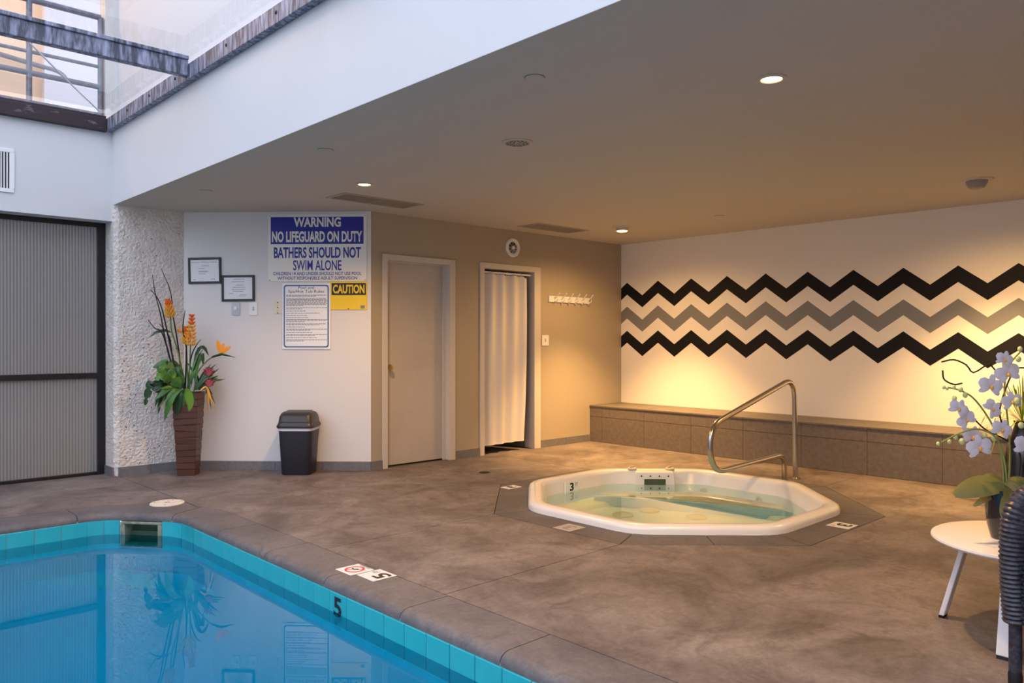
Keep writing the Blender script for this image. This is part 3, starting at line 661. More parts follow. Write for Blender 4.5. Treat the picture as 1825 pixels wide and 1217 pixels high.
def certificate(name, label, s, z, tilt, wd=.315, ht=.247):
    c = on_sign(name, label, 'picture frame', s, z); c.rotation_euler = (0, tilt, SGPHI)
    fr = MB().box(-wd / 2, wd / 2, -.018, 0, ht / 2 - .02, ht / 2).box(-wd / 2, wd / 2, -.018, 0, -ht / 2, -ht / 2 + .02).box(-wd / 2, -wd / 2 + .02, -.018, 0, -ht / 2 + .02, ht / 2 - .02).box(wd / 2 - .02, wd / 2, -.018, 0, -ht / 2 + .02, ht / 2 - .02)
    obj('frame', fr, 'frame_black', c, bevel=.002, seg=1); obj('paper', MB().box(-wd / 2 + .018, wd / 2 - .018, -.008, -.002, -ht / 2 + .018, ht / 2 - .018), 'sign_paper', c)
    obj('glass', MB().box(-wd / 2 + .018, wd / 2 - .018, -.0125, -.0115, -ht / 2 + .018, ht / 2 - .018), 'picture_glass', c)
    return c
def print_lines(parent, rows, name='small_print'):
    m_ = MB()
    for x0, x1, z in rows:
        x = x0
        while x < x1: wd = random.uniform(.008, .022); m_.box(x, min(x + wd, x1), -.0088, -.008, z - .0025, z + .0025); x += wd + .004
    o = obj(name, m_, 'print_grey', parent); o['kind'] = 'stuff'
c1 = certificate('framed_certificate', 'upper black-framed certificate left of the signs', 1.586, 1.890, math.radians(-1.0))
print_lines(c1, [(-.12, -.05, .078), (-.03, .04, .080), (.05, .12, .078), (-.03, .04, .045), (-.06, .0, .02), (-.06, .03, -.005), (-.06, .03, -.013), (-.06, .01, -.03), (-.11, -.09, -.085), (.06, .10, -.082)])
c2 = certificate('framed_certificate', 'lower black-framed certificate above the switches', 1.265, 1.722, math.radians(-.6))
print_lines(c2, [(-.04, .06, .085), (-.06, .06, .062), (-.02, .05, .028), (-.05, .07, .008), (-.06, .07, -.012), (-.05, .05, -.03), (-.09, -.05, -.05), (.02, .08, -.06), (.01, .07, -.073)])
def plate(parent, wd, ht, m): return obj('cover_plate', MB().box(-wd / 2, wd / 2, -.006, 0, -ht / 2, ht / 2), m, parent, bevel=.002, seg=2)
t1 = on_sign('timer_switch', 'steel timer switch with white dial under the lower certificate', 'switch', 1.287, 1.526); plate(t1, .075, .122, 'steel_plate')
dl = obj('dial', MB().lathe([(.021, 0), (.021, .006), (.013, .010), (.013, .020), (.0, .021)], n=20), 'white_plastic', t1, smooth=True); dl.rotation_euler = (PI / 2, 0, 0); dl.location = (0, -.006, .005)
t2 = on_sign('light_switch', 'white toggle switch plate right of the timer', 'switch', 1.122, 1.526); plate(t2, .080, .122, 'white_plastic'); obj('toggle', MB().box(-.006, .006, -.016, -.006, -.010, .014), 'ivory_plastic', t2, bevel=.002); obj('slot', MB().box(-.008, .008, -.0066, -.006, -.015, .018), 'print_grey', t2)
t3 = on_sign('outlet_plate', 'ivory cover plate half hidden behind the rules sign', 'plate', .880, 1.538); plate(t3, .085, .120, 'ivory_plastic')
for z in (-.05, -.028, 0, .022, .048): obj('hole', MB().ball((-.008, -.006, z), .006 if abs(z) > .04 or z == 0 else .003, 8, 4), 'ink', t3)

# things on the door wall
hk = thing('coat_hook_rail', 'white wooden rail with six white coat hooks', 'hook rail', (6.836, YD, 1.708)); obj('board', MB().box(-.354, .354, -.016, 0, -.036, .036), 'white_plastic', hk, bevel=.003)
for i in range(6):
    x = -.265 + i * .118
    obj('hook', MB().tube(smooth_path([(x, -.016, -.02), (x, -.03, -.03), (x, -.065, -.02), (x, -.07, .008)], .012, 3), .0055, 6).tube(smooth_path([(x, -.016, .0), (x + .004, -.045, .02), (x + .008, -.085, .062)], .02, 3), .0055, 6).ball((x + .008, -.086, .064), .009, 8, 4).tube([(x, -.016, -.03), (x, -.03, -.055)], .004, 6), 'white_plastic', hk, smooth=True)
s4 = thing('light_switch', 'white toggle switch plate beside the curtained doorway', 'switch', (6.431, YD, 1.228)); plate(s4, .112, .122, 'white_plastic'); obj('toggle', MB().box(-.005, .005, -.016, -.006, -.010, .014), 'ivory_plastic', s4); obj('slot', MB().box(-.007, .007, -.0066, -.006, -.015, .018), 'print_grey', s4)
fn = thing('exhaust_vent', 'round white exhaust vent above the curtained doorway', 'vent', (5.913, YD, 2.252))
def lay(o): o.rotation_euler = (PI / 2, 0, 0); return o
lay(obj('ring', MB().lathe([(.105, 0), (.105, .012), (.095, .022), (.070, .016), (.062, .004)], n=32, cap0=False, cap1=False), 'white_plastic', fn, smooth=True))
lay(obj('throat', MB().lathe([(.066, .001), (.066, .003)], n=28), 'vent_dark', fn)); lay(obj('hub', MB().lathe([(.020, 0), (.020, .02), (.012, .026), (0, .027)], n=18), 'white_plastic', fn, smooth=True))
for k in range(8):
    a = k * PI / 4; o = obj('blade', MB().loft([[(.018, -.006, .004), (.018, .006, .012)], [(.062, -.014, .004), (.062, .012, .012)]], False, False, closed=False), 'eyeball', fn); o.rotation_euler = (PI / 2, a, 0)
gr = thing('air_grille', 'white louvered return-air grille on the upper left wall', 'grille', (1.27, YL, 2.640))
obj('frame', MB().box(-.17, .17, -.012, 0, .150, .182).box(-.17, .17, -.012, 0, -.182, -.150).box(-.17, -.142, -.012, 0, -.150, .150).box(.142, .174, -.012, 0, -.150, .150), 'white_plastic', gr, bevel=.002); obj('backing', MB().box(-.142, .142, -.002, 0, -.15, .15), 'vent_dark', gr)
for i in range(14): obj('louver', MB().box(-.136 + i * .021, -.127 + i * .021, -.010, -.003, -.15, .15), 'white_plastic', gr)
for z in (-.166, .166): obj('screw', MB().ball((0, -.012, z), .005, 8, 4), 'steel_plate', gr)

# ------------------------------------------------------------------ ceiling fittings
def downlight(label, x, y, energy, ang):
    o = thing('recessed_downlight', label, 'ceiling light', (x, y, CZ)); obj('trim', MB().lathe([(.070, 0), (.070, -.005), (.050, -.007), (.046, .0)], n=28, cap0=False, cap1=False), 'lamp_trim', o, smooth=True)
    obj('lamp_face', MB().lathe([(.046, -.002), (.038, -.006), (.0, -.007)], n=24, cap0=True), 'lamp_glow', o); lamp_spot(o, (0, 0, -.03), energy, ang, .8)
    return o
downlight('lit round recessed downlight nearest the camera', 3.367, 1.804, 190, 150)
downlight('lit round recessed downlight near the warning sign', 3.33, 5.20, 140, 150)
lc = thing('surface_downlight', 'lit ceiling lamp with protruding bulb in the far corner', 'ceiling light', (6.58, 5.247, CZ)); obj('trim', MB().lathe([(.112, 0), (.108, -.008), (.07, -.012), (.066, -.004)], n=28, cap0=False, cap1=False), 'lamp_trim', lc, smooth=True)
obj('bulb_collar', MB().lathe([(.068, 0), (.064, -.035), (.058, -.045)], n=24, cap1=False), 'lamp_trim', lc, smooth=True); obj('bulb_face', MB().lathe([(.058, -.045), (.045, -.054), (0, -.058)], n=24), 'lamp_glow', lc); lamp_spot(lc, (0, 0, -.08), 700, 86, .8, (.07, .0, -1)); lamp_spot(lc, (0, 0, -.085), 105, 165, .8)
le = thing('eyeball_downlight', 'grey eyeball ceiling spotlight turned towards the mural', 'ceiling light', (6.61, 1.867, CZ)); obj('trim', MB().lathe([(.115, 0), (.112, -.008), (.078, -.012), (.07, -.002)], n=28, cap0=False, cap1=False), 'lamp_trim', le, smooth=True)
eb = obj('eyeball', MB().lathe([(.074, .0), (.072, -.03), (.055, -.062), (.038, -.07), (0, -.071)], n=26), 'eyeball', le, smooth=True); lamp_spot(le, (.09, 0, -.055), 450, 90, .8, (.22, .0, -1)); lamp_spot(le, (.09, 0, -.06), 90, 165, .8)
def cover(label, x, y, r, name='sprinkler_cover', cat='cover plate'):
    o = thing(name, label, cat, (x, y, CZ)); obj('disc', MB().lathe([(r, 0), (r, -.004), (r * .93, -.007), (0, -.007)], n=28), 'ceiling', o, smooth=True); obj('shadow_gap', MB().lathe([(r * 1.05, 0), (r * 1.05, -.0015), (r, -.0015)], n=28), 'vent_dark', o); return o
cover('round sprinkler cover plate nearest the fascia top', 2.555, 2.55, .046); cover('round sprinkler cover plate left of the lit downlight', 2.552, 4.436, .048)
cover('small round sprinkler cover above the concrete column', 2.542, 6.316, .048); cover('small round cover plate near the mural wall', 6.697, 4.133, .048)
sp = thing('ceiling_speaker', 'round perforated speaker grille in the middle of the ceiling', 'speaker', (3.31, 3.455, CZ)); obj('rim', MB().lathe([(.098, 0), (.098, -.006), (.088, -.010), (.075, -.008)], n=32, cap1=False), 'lamp_trim', sp, smooth=True); obj('grille', MB().lathe([(.075, -.006), (.0, -.008)], n=32, cap0=False), 'eyeball', sp)
for k in range(30): a = k * 2.4; r = .012 + .058 * math.sqrt(k / 30); obj('perforation', MB().lathe([(.004, -.0095), (.004, -.007)], (r * math.cos(a), r * math.sin(a), 0), 6), 'vent_dark', sp)
def ceil_vent(label, x0, x1, y0, y1):
    o = thing('ceiling_vent', label, 'vent', ((x0 + x1) / 2, (y0 + y1) / 2, CZ)); wx, wy = (x1 - x0) / 2, (y1 - y0) / 2
    obj('frame', MB().box(-wx, wx, -wy, -wy + .03, -.006, 0).box(-wx, wx, wy - .03, wy, -.006, 0).box(-wx, -wx + .03, -wy + .03, wy - .03, -.006, 0).box(wx - .03, wx, -wy + .03, wy - .03, -.006, 0).box(-.008, .008, -wy + .03, wy - .03, -.006, 0), 'vent_metal', o); obj('backing', MB().box(-wx + .03, wx - .03, -wy + .03, wy - .03, -.001, .0), 'vent_dark', o)
    nn = int((2 * wy - .06) / .022)
    for i in range(nn):
        y = -wy + .04 + i * .022; obj('louver', MB().box(-wx + .03, wx - .03, y, y + .012, -.005, -.002, Matrix.Rotation(.5, 3, 'X'), (0, y, -.003)), 'vent_metal', o)
ceil_vent('slatted ceiling vent above the warning sign', 3.40, 4.21, 5.60, 5.91); ceil_vent('slatted ceiling vent above the curtained doorway', 5.73, 6.53, 5.66, 5.99)

# ------------------------------------------------------------------ skylight and the walls above it
def beam(name, label, mb, m='steel_beam'):
    return tag(obj(name, mb, m, bevel=.004), label, 'beam')
fbm = beam('skylight_beam', 'long weathered steel beam along the white fascia', MB().box(2.145, 2.199, YN, YL - .002, 3.10, 3.212).box(2.185, 2.199, YN, YL - .002, 3.212, 3.235))
for yy, lab in ((5.68, 'weathered steel cross beam of the skylight nearest the balcony'), (3.78, 'second steel cross beam of the skylight'), (1.88, 'third steel cross beam of the skylight'), (-.02, 'steel cross beam of the skylight above the camera')):
    beam('skylight_crossbeam', lab, MB().box(XW, 2.144, yy - .035, yy + .035, 3.125, 3.235).box(XW, 2.144, yy - .05, yy + .05, 3.235, 3.262))
beam('skylight_edge_beam', 'dark rust-brown steel beam above the white wall panel', MB().box(XW, 2.144, YL - .06, YL - .001, 3.09, 3.205).box(XW, 2.144, YL - .03, YL - .001, 3.205, 3.235), 'rust_beam')
for i, yb in enumerate((6.98, 6.45, 5.9, 5.0, 4.3)):
    obj('bolt', MB().ball((2.143, yb, 3.165), .012, 8, 5, (.5, 1, 1)), 'dark_metal', fbm)
def sheet(x0, x1, y0, y1, z):
    m_ = MB(); m_.v = [Vector(p) for p in ((x0, y0, z), (x0, y1, z), (x1, y1, z), (x1, y0, z))]; m_.f = [(0, 1, 2, 3)]; return m_
gl = struct(obj('window_1', sheet(XW, 2.30, 5.68, YL + .02, 3.264), 'roof_glass'), 'clear roof glass pane nearest the balcony')
obj('crease', MB().tube([(1.229, 6.088, 3.262), (1.70, 6.90, 3.262), (2.10, 7.57, 3.262)], .006, 6), 'white_plastic', gl)
for k, (y0, y1) in enumerate(((3.80, 5.66), (1.90, 3.76), (0, 1.86))): struct(obj('window_%d' % (k + 2), sheet(XW, 2.30, y0 - .02, y1 + .02, 3.264), 'roof_glass'), 'clear roof glass pane of the skylight, %s from the balcony' % ('second', 'third', 'fourth')[k])
struct(obj('wall_upper', MB().box(2.30, 2.45, YN, 7.78, 3.24, 8.5), 'outer_white'), 'tall white outside wall above the fascia')
struct(obj('trim_1', MB().box(2.20, 2.32, 7.78, 7.95, 3.1, 8.5), 'concrete_raw'), 'rough concrete pier at the end of the balcony')
bal = MB().box(XW, 2.20, YL + .18, 9.4, 3.0, 3.20); struct(obj('floor_balcony', bal, 'concrete_raw'), 'concrete balcony floor above the glass doors')
struct(obj('wall_balcony', MB().box(XW, 2.02, 9.3, 9.4, 3.2, 6.0), 'balcony_wall'), 'orange-lit stucco wall behind the balcony railing')
struct(obj('wall_balcony_side', MB().box(2.02, 2.9, 9.2, 9.3, 3.2, 6.0), 'balcony_grey'), 'pale grey panel at the end of the balcony')
struct(obj('ceiling_balcony', MB().box(XW, 2.6, 7.85, 9.4, 5.7, 5.8), 'concrete_raw'), 'soffit above the balcony')
rl = thing('balcony_railing', 'grey tubular steel railing of the upper balcony', 'railing', (0, 7.82, 3.2))
for x in (2.17, 1.60, .45, -.7, -1.85, -3.0, -4.15): obj('post', MB().tube([(x, 0, 0), (x, 0, 1.0)], .024, 10), 'rail_grey', rl, smooth=True)
for z, r in ((1.0, .026), (.66, .020), (.545, .016), (.36, .024), (.10, .024)): obj('rail', MB().tube([(XW + .1, 0, z), (2.17, 0, z)], r, 10), 'rail_grey', rl, smooth=True)
wh = thing('wall_handrail', 'short dark handrail on the balcony back wall', 'handrail', (1.9, 9.3, 4.05)); obj('tube', MB().tube(smooth_path([(-1.6, -.09, .18), (.25, -.09, 0), (.33, -.09, -.06), (.33, 0, -.06)], .06, 5), .024, 10), 'rail_grey', wh, smooth=True)
bl = thing('balcony_lamp', 'warm round ceiling lamp over the balcony', 'lamp', (.6, 8.7, 5.7)); obj('globe', MB().ball((0, 0, -.06), .09, 14, 8), 'lamp_glow', bl, smooth=True)
pl_ = bpy.data.lights.new('bulb', 'POINT'); pl_.energy = 90; pl_.color = (1, .62, .32); pl_.shadow_soft_size = .1; po = bpy.data.objects.new('bulb', pl_); sc.collection.objects.link(po); po.location = (0, 0, -.25); po.parent = bl

# ------------------------------------------------------------------ trash can
tc_ = thing('trash_can', 'black swing-top trash can with white liner against the sign wall', 'trash can', sg(.633, 0, .168), SGPHI)
def rr(wx, wy, z, r=.05, n=4):
    out = []
    for sx, sy, a0 in ((1, 1, 0), (-1, 1, PI / 2), (-1, -1, PI), (1, -1, 1.5 * PI)):
        for k in range(n + 1): a = a0 + PI / 2 * k / n; out.append((sx * (wx - r) + r * math.cos(a), sy * (wy - r) + r * math.sin(a), z))
    return out
obj('body', MB().loft([rr(.133, .115, 0), rr(.137, .120, .01), rr(.158, .140, .425)], True, False), 'bin_dark', tc_, smooth=True)
obj('liner', MB().loft([rr(.160, .143, .405), rr(.162, .145, .418), rr(.161, .144, .437)], False, False), 'liner', tc_, smooth=True)
obj('lid', MB().loft([rr(.169, .152, .430), rr(.172, .155, .437), rr(.172, .155, .452), rr(.166, .149, .462), rr(.160, .142, .478), rr(.155, .130, .530), rr(.145, .105, .560), rr(.132, .075, .572)]), 'bin_lid', tc_, smooth=True)
fl = MB()
for k in range(9):
    t = k / 8; a = -1.15 + 1.5 * t; fl.v += [Vector((sx * (.128 - .012 * t), -.145 + .20 * t ** 1.15, .478 + .098 * math.sin(PI / 2 * t) + .004)) for sx in (-1, 1)]
for k in range(8): fl.f.append((2 * k, 2 * k + 1, 2 * k + 3, 2 * k + 2))
obj('swing_flap', fl, 'bin_lid', tc_, smooth=True)

# ------------------------------------------------------------------ tall planter with tropical arrangement
PC = Vector((2.742, 7.215, 0)); pln = thing('tall_planter', 'tall tapered brown slatted planter with artificial tropical flowers', 'planter', PC, SGPHI + math.radians(8))
PDEP = PC.dot(FW)
hgt = .75
obj('core', MB().loft([[(-.072, -.072, 0), (.072, -.072, 0), (.072, .072, 0), (-.072, .072, 0)], [(-.110, -.110, hgt), (.110, -.110, hgt), (.110, .110, hgt), (-.110, .110, hgt)]]), 'planter_wood', pln)
random.seed(11)
for k in range(13):
    z0 = hgt * k / 13; z1 = hgt * (k + 1) / 13; w0 = .074 + .038 * z0 / hgt; w1 = .074 + .038 * z1 / hgt; p0 = random.uniform(.003, .007); tw = random.uniform(-.010, .010)
    rings = [[(-w0 - p0, -w0 - p0, z0 + .002 - tw), (w0 + p0, -w0 - p0, z0 + .002 + tw), (w0 + p0, w0 + p0, z0 + .002 - tw), (-w0 - p0, w0 + p0, z0 + .002 + tw)], [(-w1 - .002, -w1 - .002, z1 - .001 - tw), (w1 + .002, -w1 - .002, z1 - .001 + tw), (w1 + .002, w1 + .002, z1 - .001 - tw), (-w1 - .002, w1 + .002, z1 - .001 + tw)]]
    if k == 0: rings[0] = [(x, y, 0) for x, y, z in rings[0]]
    obj('slat', MB().loft(rings), 'planter_wood', pln, bevel=.003, seg=1)
obj('soil', MB().box(-.10, .10, -.10, .10, hgt, hgt + .004), 'soil', pln)
inv = (Matrix.Translation(PC) @ Matrix.Rotation(SGPHI + math.radians(8), 4, 'Z')).inverted()
def L(x, y, dd=0.0): return inv @ pd(x, y, PDEP + dd - max(0, 326 - x) * .0042)
def curve(pts, n=12):           # smooth curve through control points
    P_ = [Vector(p) for p in pts]; Q = [P_[0] * 2 - P_[1]] + P_ + [P_[-1] * 2 - P_[-2]]; out = []
    per = max(2, n // (len(P_) - 1))
    for i in range(1, len(Q) - 2):
        for k in range(per):
            t = k / per; a, b, c, d = Q[i - 1:i + 3]; out.append(.5 * ((2 * b) + (c - a) * t + (2 * a - 5 * b + 4 * c - d) * t * t + (3 * b - a - 3 * c + d) * t ** 3))
    return out + [P_[-1]]
top = (330, 702)
for pts in ([(322, 700), (300, 630), (286, 560), (276, 520), (272, 490)], [(322, 700), (302, 610), (290, 555), (280, 530), (268, 516)], [(326, 700), (318, 620), (308, 560), (304, 520), (287, 478)], [(330, 700), (332, 620), (326, 590), (328, 565), (330, 553)],
            [(318, 700), (292, 600), (276, 585), (264, 570)], [(325, 700), (308, 640), (302, 600), (284, 577)], [(334, 700), (340, 640), (350, 615), (358, 605)], [(332, 700), (352, 640), (362, 622)]):
    c = curve([L(x, y, random.uniform(-.04, .06)) for x, y in pts], 14); obj('branch', MB().tube(c, [.009 * (1 - .7 * i / (len(c) - 1)) for i in range(len(c))], 6), 'twig', pln, smooth=True)
def ginger(pts, tipx, tipy, h, wdt):
    c = curve([L(x, y) for x, y in pts], 12); st = obj('flower_stem', MB().tube(c, .007, 6), 'stem_green', pln, smooth=True)
    a = L(pts[-1][0], pts[-1][1]); b_ = L(tipx, tipy); ax = (b_ - a); m1, m2 = MB(), MB(); nl = 9
    u = ax.orthogonal().normalized(); v = ax.normalized().cross(u)
    for k in range(nl):
        t = k / (nl - 1); rad = wdt * (.55 + .45 * math.sin(PI * min(1, .25 + t * .8))) * (1 - .45 * t)
        for j in range(7):
            an = 2 * PI * j / 7 + k * .45; d = u * math.cos(an) + v * math.sin(an); p = a + ax * t + d * rad * .85
            (m2 if t < .66 else m1).ball(p, wdt * .34, 6, 4, (.62, .62, 1.5), d * .8 + ax.normalized() * .9)
    obj('bract_cluster', m2, 'bract_yellow', st, smooth=True); obj('bract_tip', m1, 'bract_orange', st, smooth=True)
ginger([(333, 700), (318, 630), (306, 590), (304, 563)], 299, 535, .14, .042); ginger([(338, 700), (338, 650), (340, 613)], 342, 563, .2, .045); ginger([(336, 700), (334, 660), (332, 610)], 332, 584, .12, .04)
# bird of paradise
c = curve([L(345, 700), L(352, 665), L(367, 645), L(380, 635)], 10); bs = obj('flower_stem', MB().tube(c, .006, 6), 'stem_green', pln, smooth=True)
obj('beak', MB().loft([[L(378, 636) + Vector((0, q * .010, 0)) + Vector((0, 0, w_ * .010)) for q, w_ in ((1, 0), (0, 1), (-1, 0), (0, -1))], [L(395, 631) + Vector((0, q * .012, 0)) + Vector((0, 0, w_ * .012)) for q, w_ in ((1, 0), (0, 1), (-1, 0), (0, -1))], [L(420, 637) + Vector((0, q * .001, 0)) + Vector((0, 0, w_ * .001)) for q, w_ in ((1, 0), (0, 1), (-1, 0), (0, -1))]]), 'leaf_dark', bs, smooth=True)
toC = inv.to_3x3() @ -FW
for tp_ in ((387, 605), (399, 611), (412, 617), (405, 622)):
    obj('petal', MB().leaf(curve([L(392, 630), (L(392, 630) + L(*tp_)) / 2 + Vector((0, 0, .004)), L(*tp_)], 6), .042, toC, .12), 'petal_orange', bs, smooth=True)
for tp_ in ((313, 588), (322, 578)): obj('petal', MB().leaf(curve([L(328, 592), L(320, 591), L(*tp_)], 6), .02, toC, .12), 'petal_orange', pln, smooth=True)
# leaves
def lf(pts, wd, m, dd=0.0, prof=None, droop=.18, name='leaf'):
    p3 = curve([L(x, y, dd + .02 * i) for i, (x, y) in enumerate(pts)], 40 if prof else 10); return obj(name, MB().leaf(p3, wd, toC + Vector((random.uniform(-.3, .3), 0, random.uniform(.1, .7))), droop, prof), m, pln, smooth=True)
lob = lambda t: (math.sin(PI * min(1, t * .93 + .05)) ** .6) * (1 - .62 * max(0, math.sin(t * 30 + .6)) ** 2.5)
for pts, wd, m, dd, pr in (([(322, 690), (305, 672), (288, 668), (276, 676)], .11, 'leaf_green', -.12, lob), ([(325, 690), (312, 664), (298, 656), (280, 660)], .11, 'leaf_green', -.06, lob), ([(312, 690), (285, 690), (268, 684), (262, 700), (258, 722)], .075, 'leaf_dark', -.02, lob),
        ([(318, 692), (300, 688), (284, 700), (276, 725)], .05, 'leaf_dark', .0, None), ([(322, 695), (306, 705), (298, 725), (293, 748)], .06, 'leaf_green', -.12, None), ([(326, 696), (318, 706), (316, 725), (314, 742)], .055, 'leaf_dark', -.13, None),
        ([(328, 694), (326, 705), (327, 725), (326, 745)], .055, 'leaf_green', -.15, None), ([(332, 692), (334, 700), (338, 718), (336, 736)], .06, 'leaf_lime', -.16, None), ([(336, 694), (340, 704), (344, 720), (344, 732)], .04, 'leaf_green', -.14, None),
        ([(310, 700), (292, 700), (284, 716), (282, 738)], .04, 'leaf_dark', .02, None), ([(308, 690), (290, 682), (272, 696)], .08, 'leaf_dark', -.03, lob), ([(335, 690), (346, 660), (352, 640), (360, 632), (362, 652)], .05, 'leaf_green', -.02, None),
        ([(340, 690), (350, 630), (362, 618), (372, 634)], .032, 'leaf_dark', .02, None), ([(300, 640), (288, 645), (280, 652), (272, 655)], .035, 'leaf_green', 0, None), ([(310, 660), (300, 650), (296, 640)], .03, 'leaf_dark', 0, None), ([(305, 592), (292, 588), (278, 592), (265, 602)], .028, 'leaf_dark', 0, None), ([(330, 692), (322, 670), (312, 650), (306, 640)], .05, 'leaf_green', .03, None)):
    lf(pts, wd * 1.25, m, dd, pr)
for k in range(26):
    a = random.uniform(-2.3, -.9) if k % 3 else random.uniform(-.9, .3); ln_ = random.uniform(26, 58); x0, y0 = 322 + random.uniform(-8, 10), 698; x1 = x0 + ln_ * math.sin(a); y1 = y0 - ln_ * math.cos(a) * .8 + random.uniform(0, 18)
    lf([(x0, y0), ((x0 + x1) / 2, min(y0, y1) - random.uniform(2, 12)), (x1, y1)], random.uniform(.03, .055), random.choice(('leaf_dark', 'leaf_green', 'leaf_green', 'leaf_dark')), random.uniform(-.12, .0), None)
for k in range(22):
    a = random.uniform(-.6, 1.25); ln_ = random.uniform(28, 62); x0, y0 = 352 + random.uniform(-6, 6), 695; x1 = x0 + ln_ * math.sin(a); y1 = y0 - ln_ * math.cos(a)
    lf([(x0, y0), ((x0 + x1) / 2, (y0 + y1) / 2 - 6), (x1, y1)], .022, random.choice(('leaf_dark', 'leaf_green', 'leaf_dark')), random.uniform(-.05, .08), None, name='blade')
for k in range(10):
    x1 = random.uniform(366, 384); y1 = random.uniform(690, 742); lf([(355, 697), (368, 690), (x1, y1)], .02, random.choice(('leaf_dark', 'leaf_dark', 'bract_yellow')), random.uniform(-.03, .05), None, name='blade')
for cx_, cy_ in ((372, 664), (373, 684)):
    for j in range(9):
        a = 2 * PI * j / 9; lf([(cx_, cy_ + 6), (cx_ + 5 * math.cos(a), cy_ - 1 + 4 * math.sin(a)), (cx_ + 11 * math.cos(a), cy_ - 4 + 7 * math.sin(a))], .022, 'bract_red', -.04, None, name='red_bract')

# ------------------------------------------------------------------ side table, orchid
TB = Vector((3.756, .87, 0)); tb = thing('side_table', 'round white side table with four splayed legs', 'table', TB)
obj('table_top', MB().lathe([(.340, .378), (.352, .382), (.357, .390), (.355, .398), (.348, .402), (0, .402)], n=56), 'table_top', tb, smooth=True)
for a in (89, 179, 269, 359):
    d = Vector((math.cos(math.radians(a)), math.sin(math.radians(a)), 0)); p = Vector((-d.y, d.x, 0)); q = lambda r, z, wv, tv: d * (r + tv) + p * wv + Vector((0, 0, z))
    lg = obj('leg', MB().loft([[q(.325, .012, -.026, -.011), q(.325, .012, .026, -.011), q(.325, .012, .026, .011), q(.325, .012, -.026, .011)], [q(.225, .380, -.030, -.011), q(.225, .380, .030, -.011), q(.225, .380, .030, .011), q(.225, .380, -.030, .011)]]), 'table_white', tb, bevel=.004)
    obj('foot_pad', MB().loft([[q(.328, 0, -.022, -.010), q(.328, 0, .022, -.010), q(.328, 0, .022, .010), q(.328, 0, -.022, .010)], [q(.325, .012, -.024, -.011), q(.325, .012, .024, -.011), q(.325, .012, .024, .011), q(.325, .012, -.024, .011)]]), 'ink', lg)
OC = Vector((3.725, .935, .402)); oc = thing('potted_orchid', 'white artificial orchid in a glossy black pot on the side table', 'plant', OC)
obj('pot', MB().lathe([(.058, 0), (.064, .004), (.078, .06), (.086, .14), (.088, .205), (.083, .207), (.080, .19), (.0, .185)], n=32), 'black_glaze', oc, smooth=True)
ODEP = OC.dot(FW)
def O(x, y, dd=0.0): return pd(x, y, ODEP + dd) - OC
toCo = -FW
def oleaf(pts, wd, dd=0): return obj('leaf', MB().leaf(curve([O(x, y, dd) for x, y in pts], 10), wd, toCo + Vector((0, 0, .8)), .12, lambda t: math.sin(PI * min(1, t * .9 + .08)) ** .55), 'orchid_leaf', oc, smooth=True)
oleaf([(1790, 866), (1765, 862), (1735, 868), (1700, 882)], .095, -.04); oleaf([(1795, 866), (1780, 855), (1765, 850), (1755, 858)], .05, .03); oleaf([(1790, 868), (1770, 880), (1752, 890), (1735, 902)], .03, -.02)
oleaf([(1795, 868), (1815, 860), (1840, 866), (1860, 880)], .07, -.05); oleaf([(1792, 868), (1800, 885), (1795, 910), (1788, 925)], .06, -.09)
spray = [([(1790, 868), (1785, 810), (1770, 760), (1740, 715), (1715, 697), (1688, 690)], 0), ([(1795, 868), (1790, 820), (1775, 780), (1745, 765), (1715, 770), (1678, 788)], -.03), ([(1798, 868), (1800, 800), (1795, 740), (1790, 690), (1800, 650), (1820, 625)], .03)]
for pts, dd in spray: obj('flower_stem', MB().tube(curve([O(x, y, dd) for x, y in pts], 24), .0035, 6), 'orchid_stem', oc, smooth=True)
for pts in ([(1815, 860), (1818, 810), (1795, 785), (1760, 768), (1735, 745), (1718, 722), (1698, 719)], [(1800, 790), (1782, 740), (1790, 700), (1808, 660), (1830, 655)], [(1782, 672), (1770, 655), (1760, 650), (1735, 664), (1722, 650), (1700, 641), (1678, 645)], [(1715, 683), (1700, 685), (1683, 676), (1680, 660)]):
    obj('twig', MB().tube(curve([O(x, y, .04) for x, y in pts], 22), .0035, 5), 'twig', oc, smooth=True)
def bloom(x, y, sz, dd=-.02, rot=0.0):
    fl_ = MB(); c0 = O(x, y, dd); Rm = Matrix.Rotation(rot, 3, FW)
    ax = lambda u_, v_: Rm @ (RT * u_ + UP * v_)
    for an, wd, ln_ in ((90, .55, .95), (215, .5, 1.0), (325, .5, 1.0), (15, .95, 1.0), (165, .95, 1.0)):
        d = ax(math.cos(math.radians(an)), math.sin(math.radians(an))); fl_.leaf([c0, c0 + d * sz * ln_ * .35 + toCo * sz * .10, c0 + d * sz * ln_ * .75 + toCo * sz * .10, c0 + d * sz * ln_], sz * wd, toCo, .06, lambda t: math.sin(PI * min(1, t * .82 + .12)) ** .6)
    f = obj('flower', fl_, 'petal_white', oc, smooth=True); obj('lip', MB().ball(c0 + toCo * sz * .18 - UP * sz * .1, sz * .16, 8, 5, (.8, .8, 1.2)), 'bract_yellow', f, smooth=True)
for x, y, s_, r in ((1765, 688, .042, .2), (1795, 665, .044, -.3), (1708, 728, .034, .5), (1722, 748, .034, -.6), (1733, 778, .038, .3), (1745, 797, .044, -.2), (1785, 765, .036, .4), (1768, 728, .034, 1.0), (1803, 715, .036, -.2), (1830, 795, .045, .3), (1790, 640, .03, .3)): bloom(x, y, s_ * 1.25, random.uniform(-.05, .02), r)
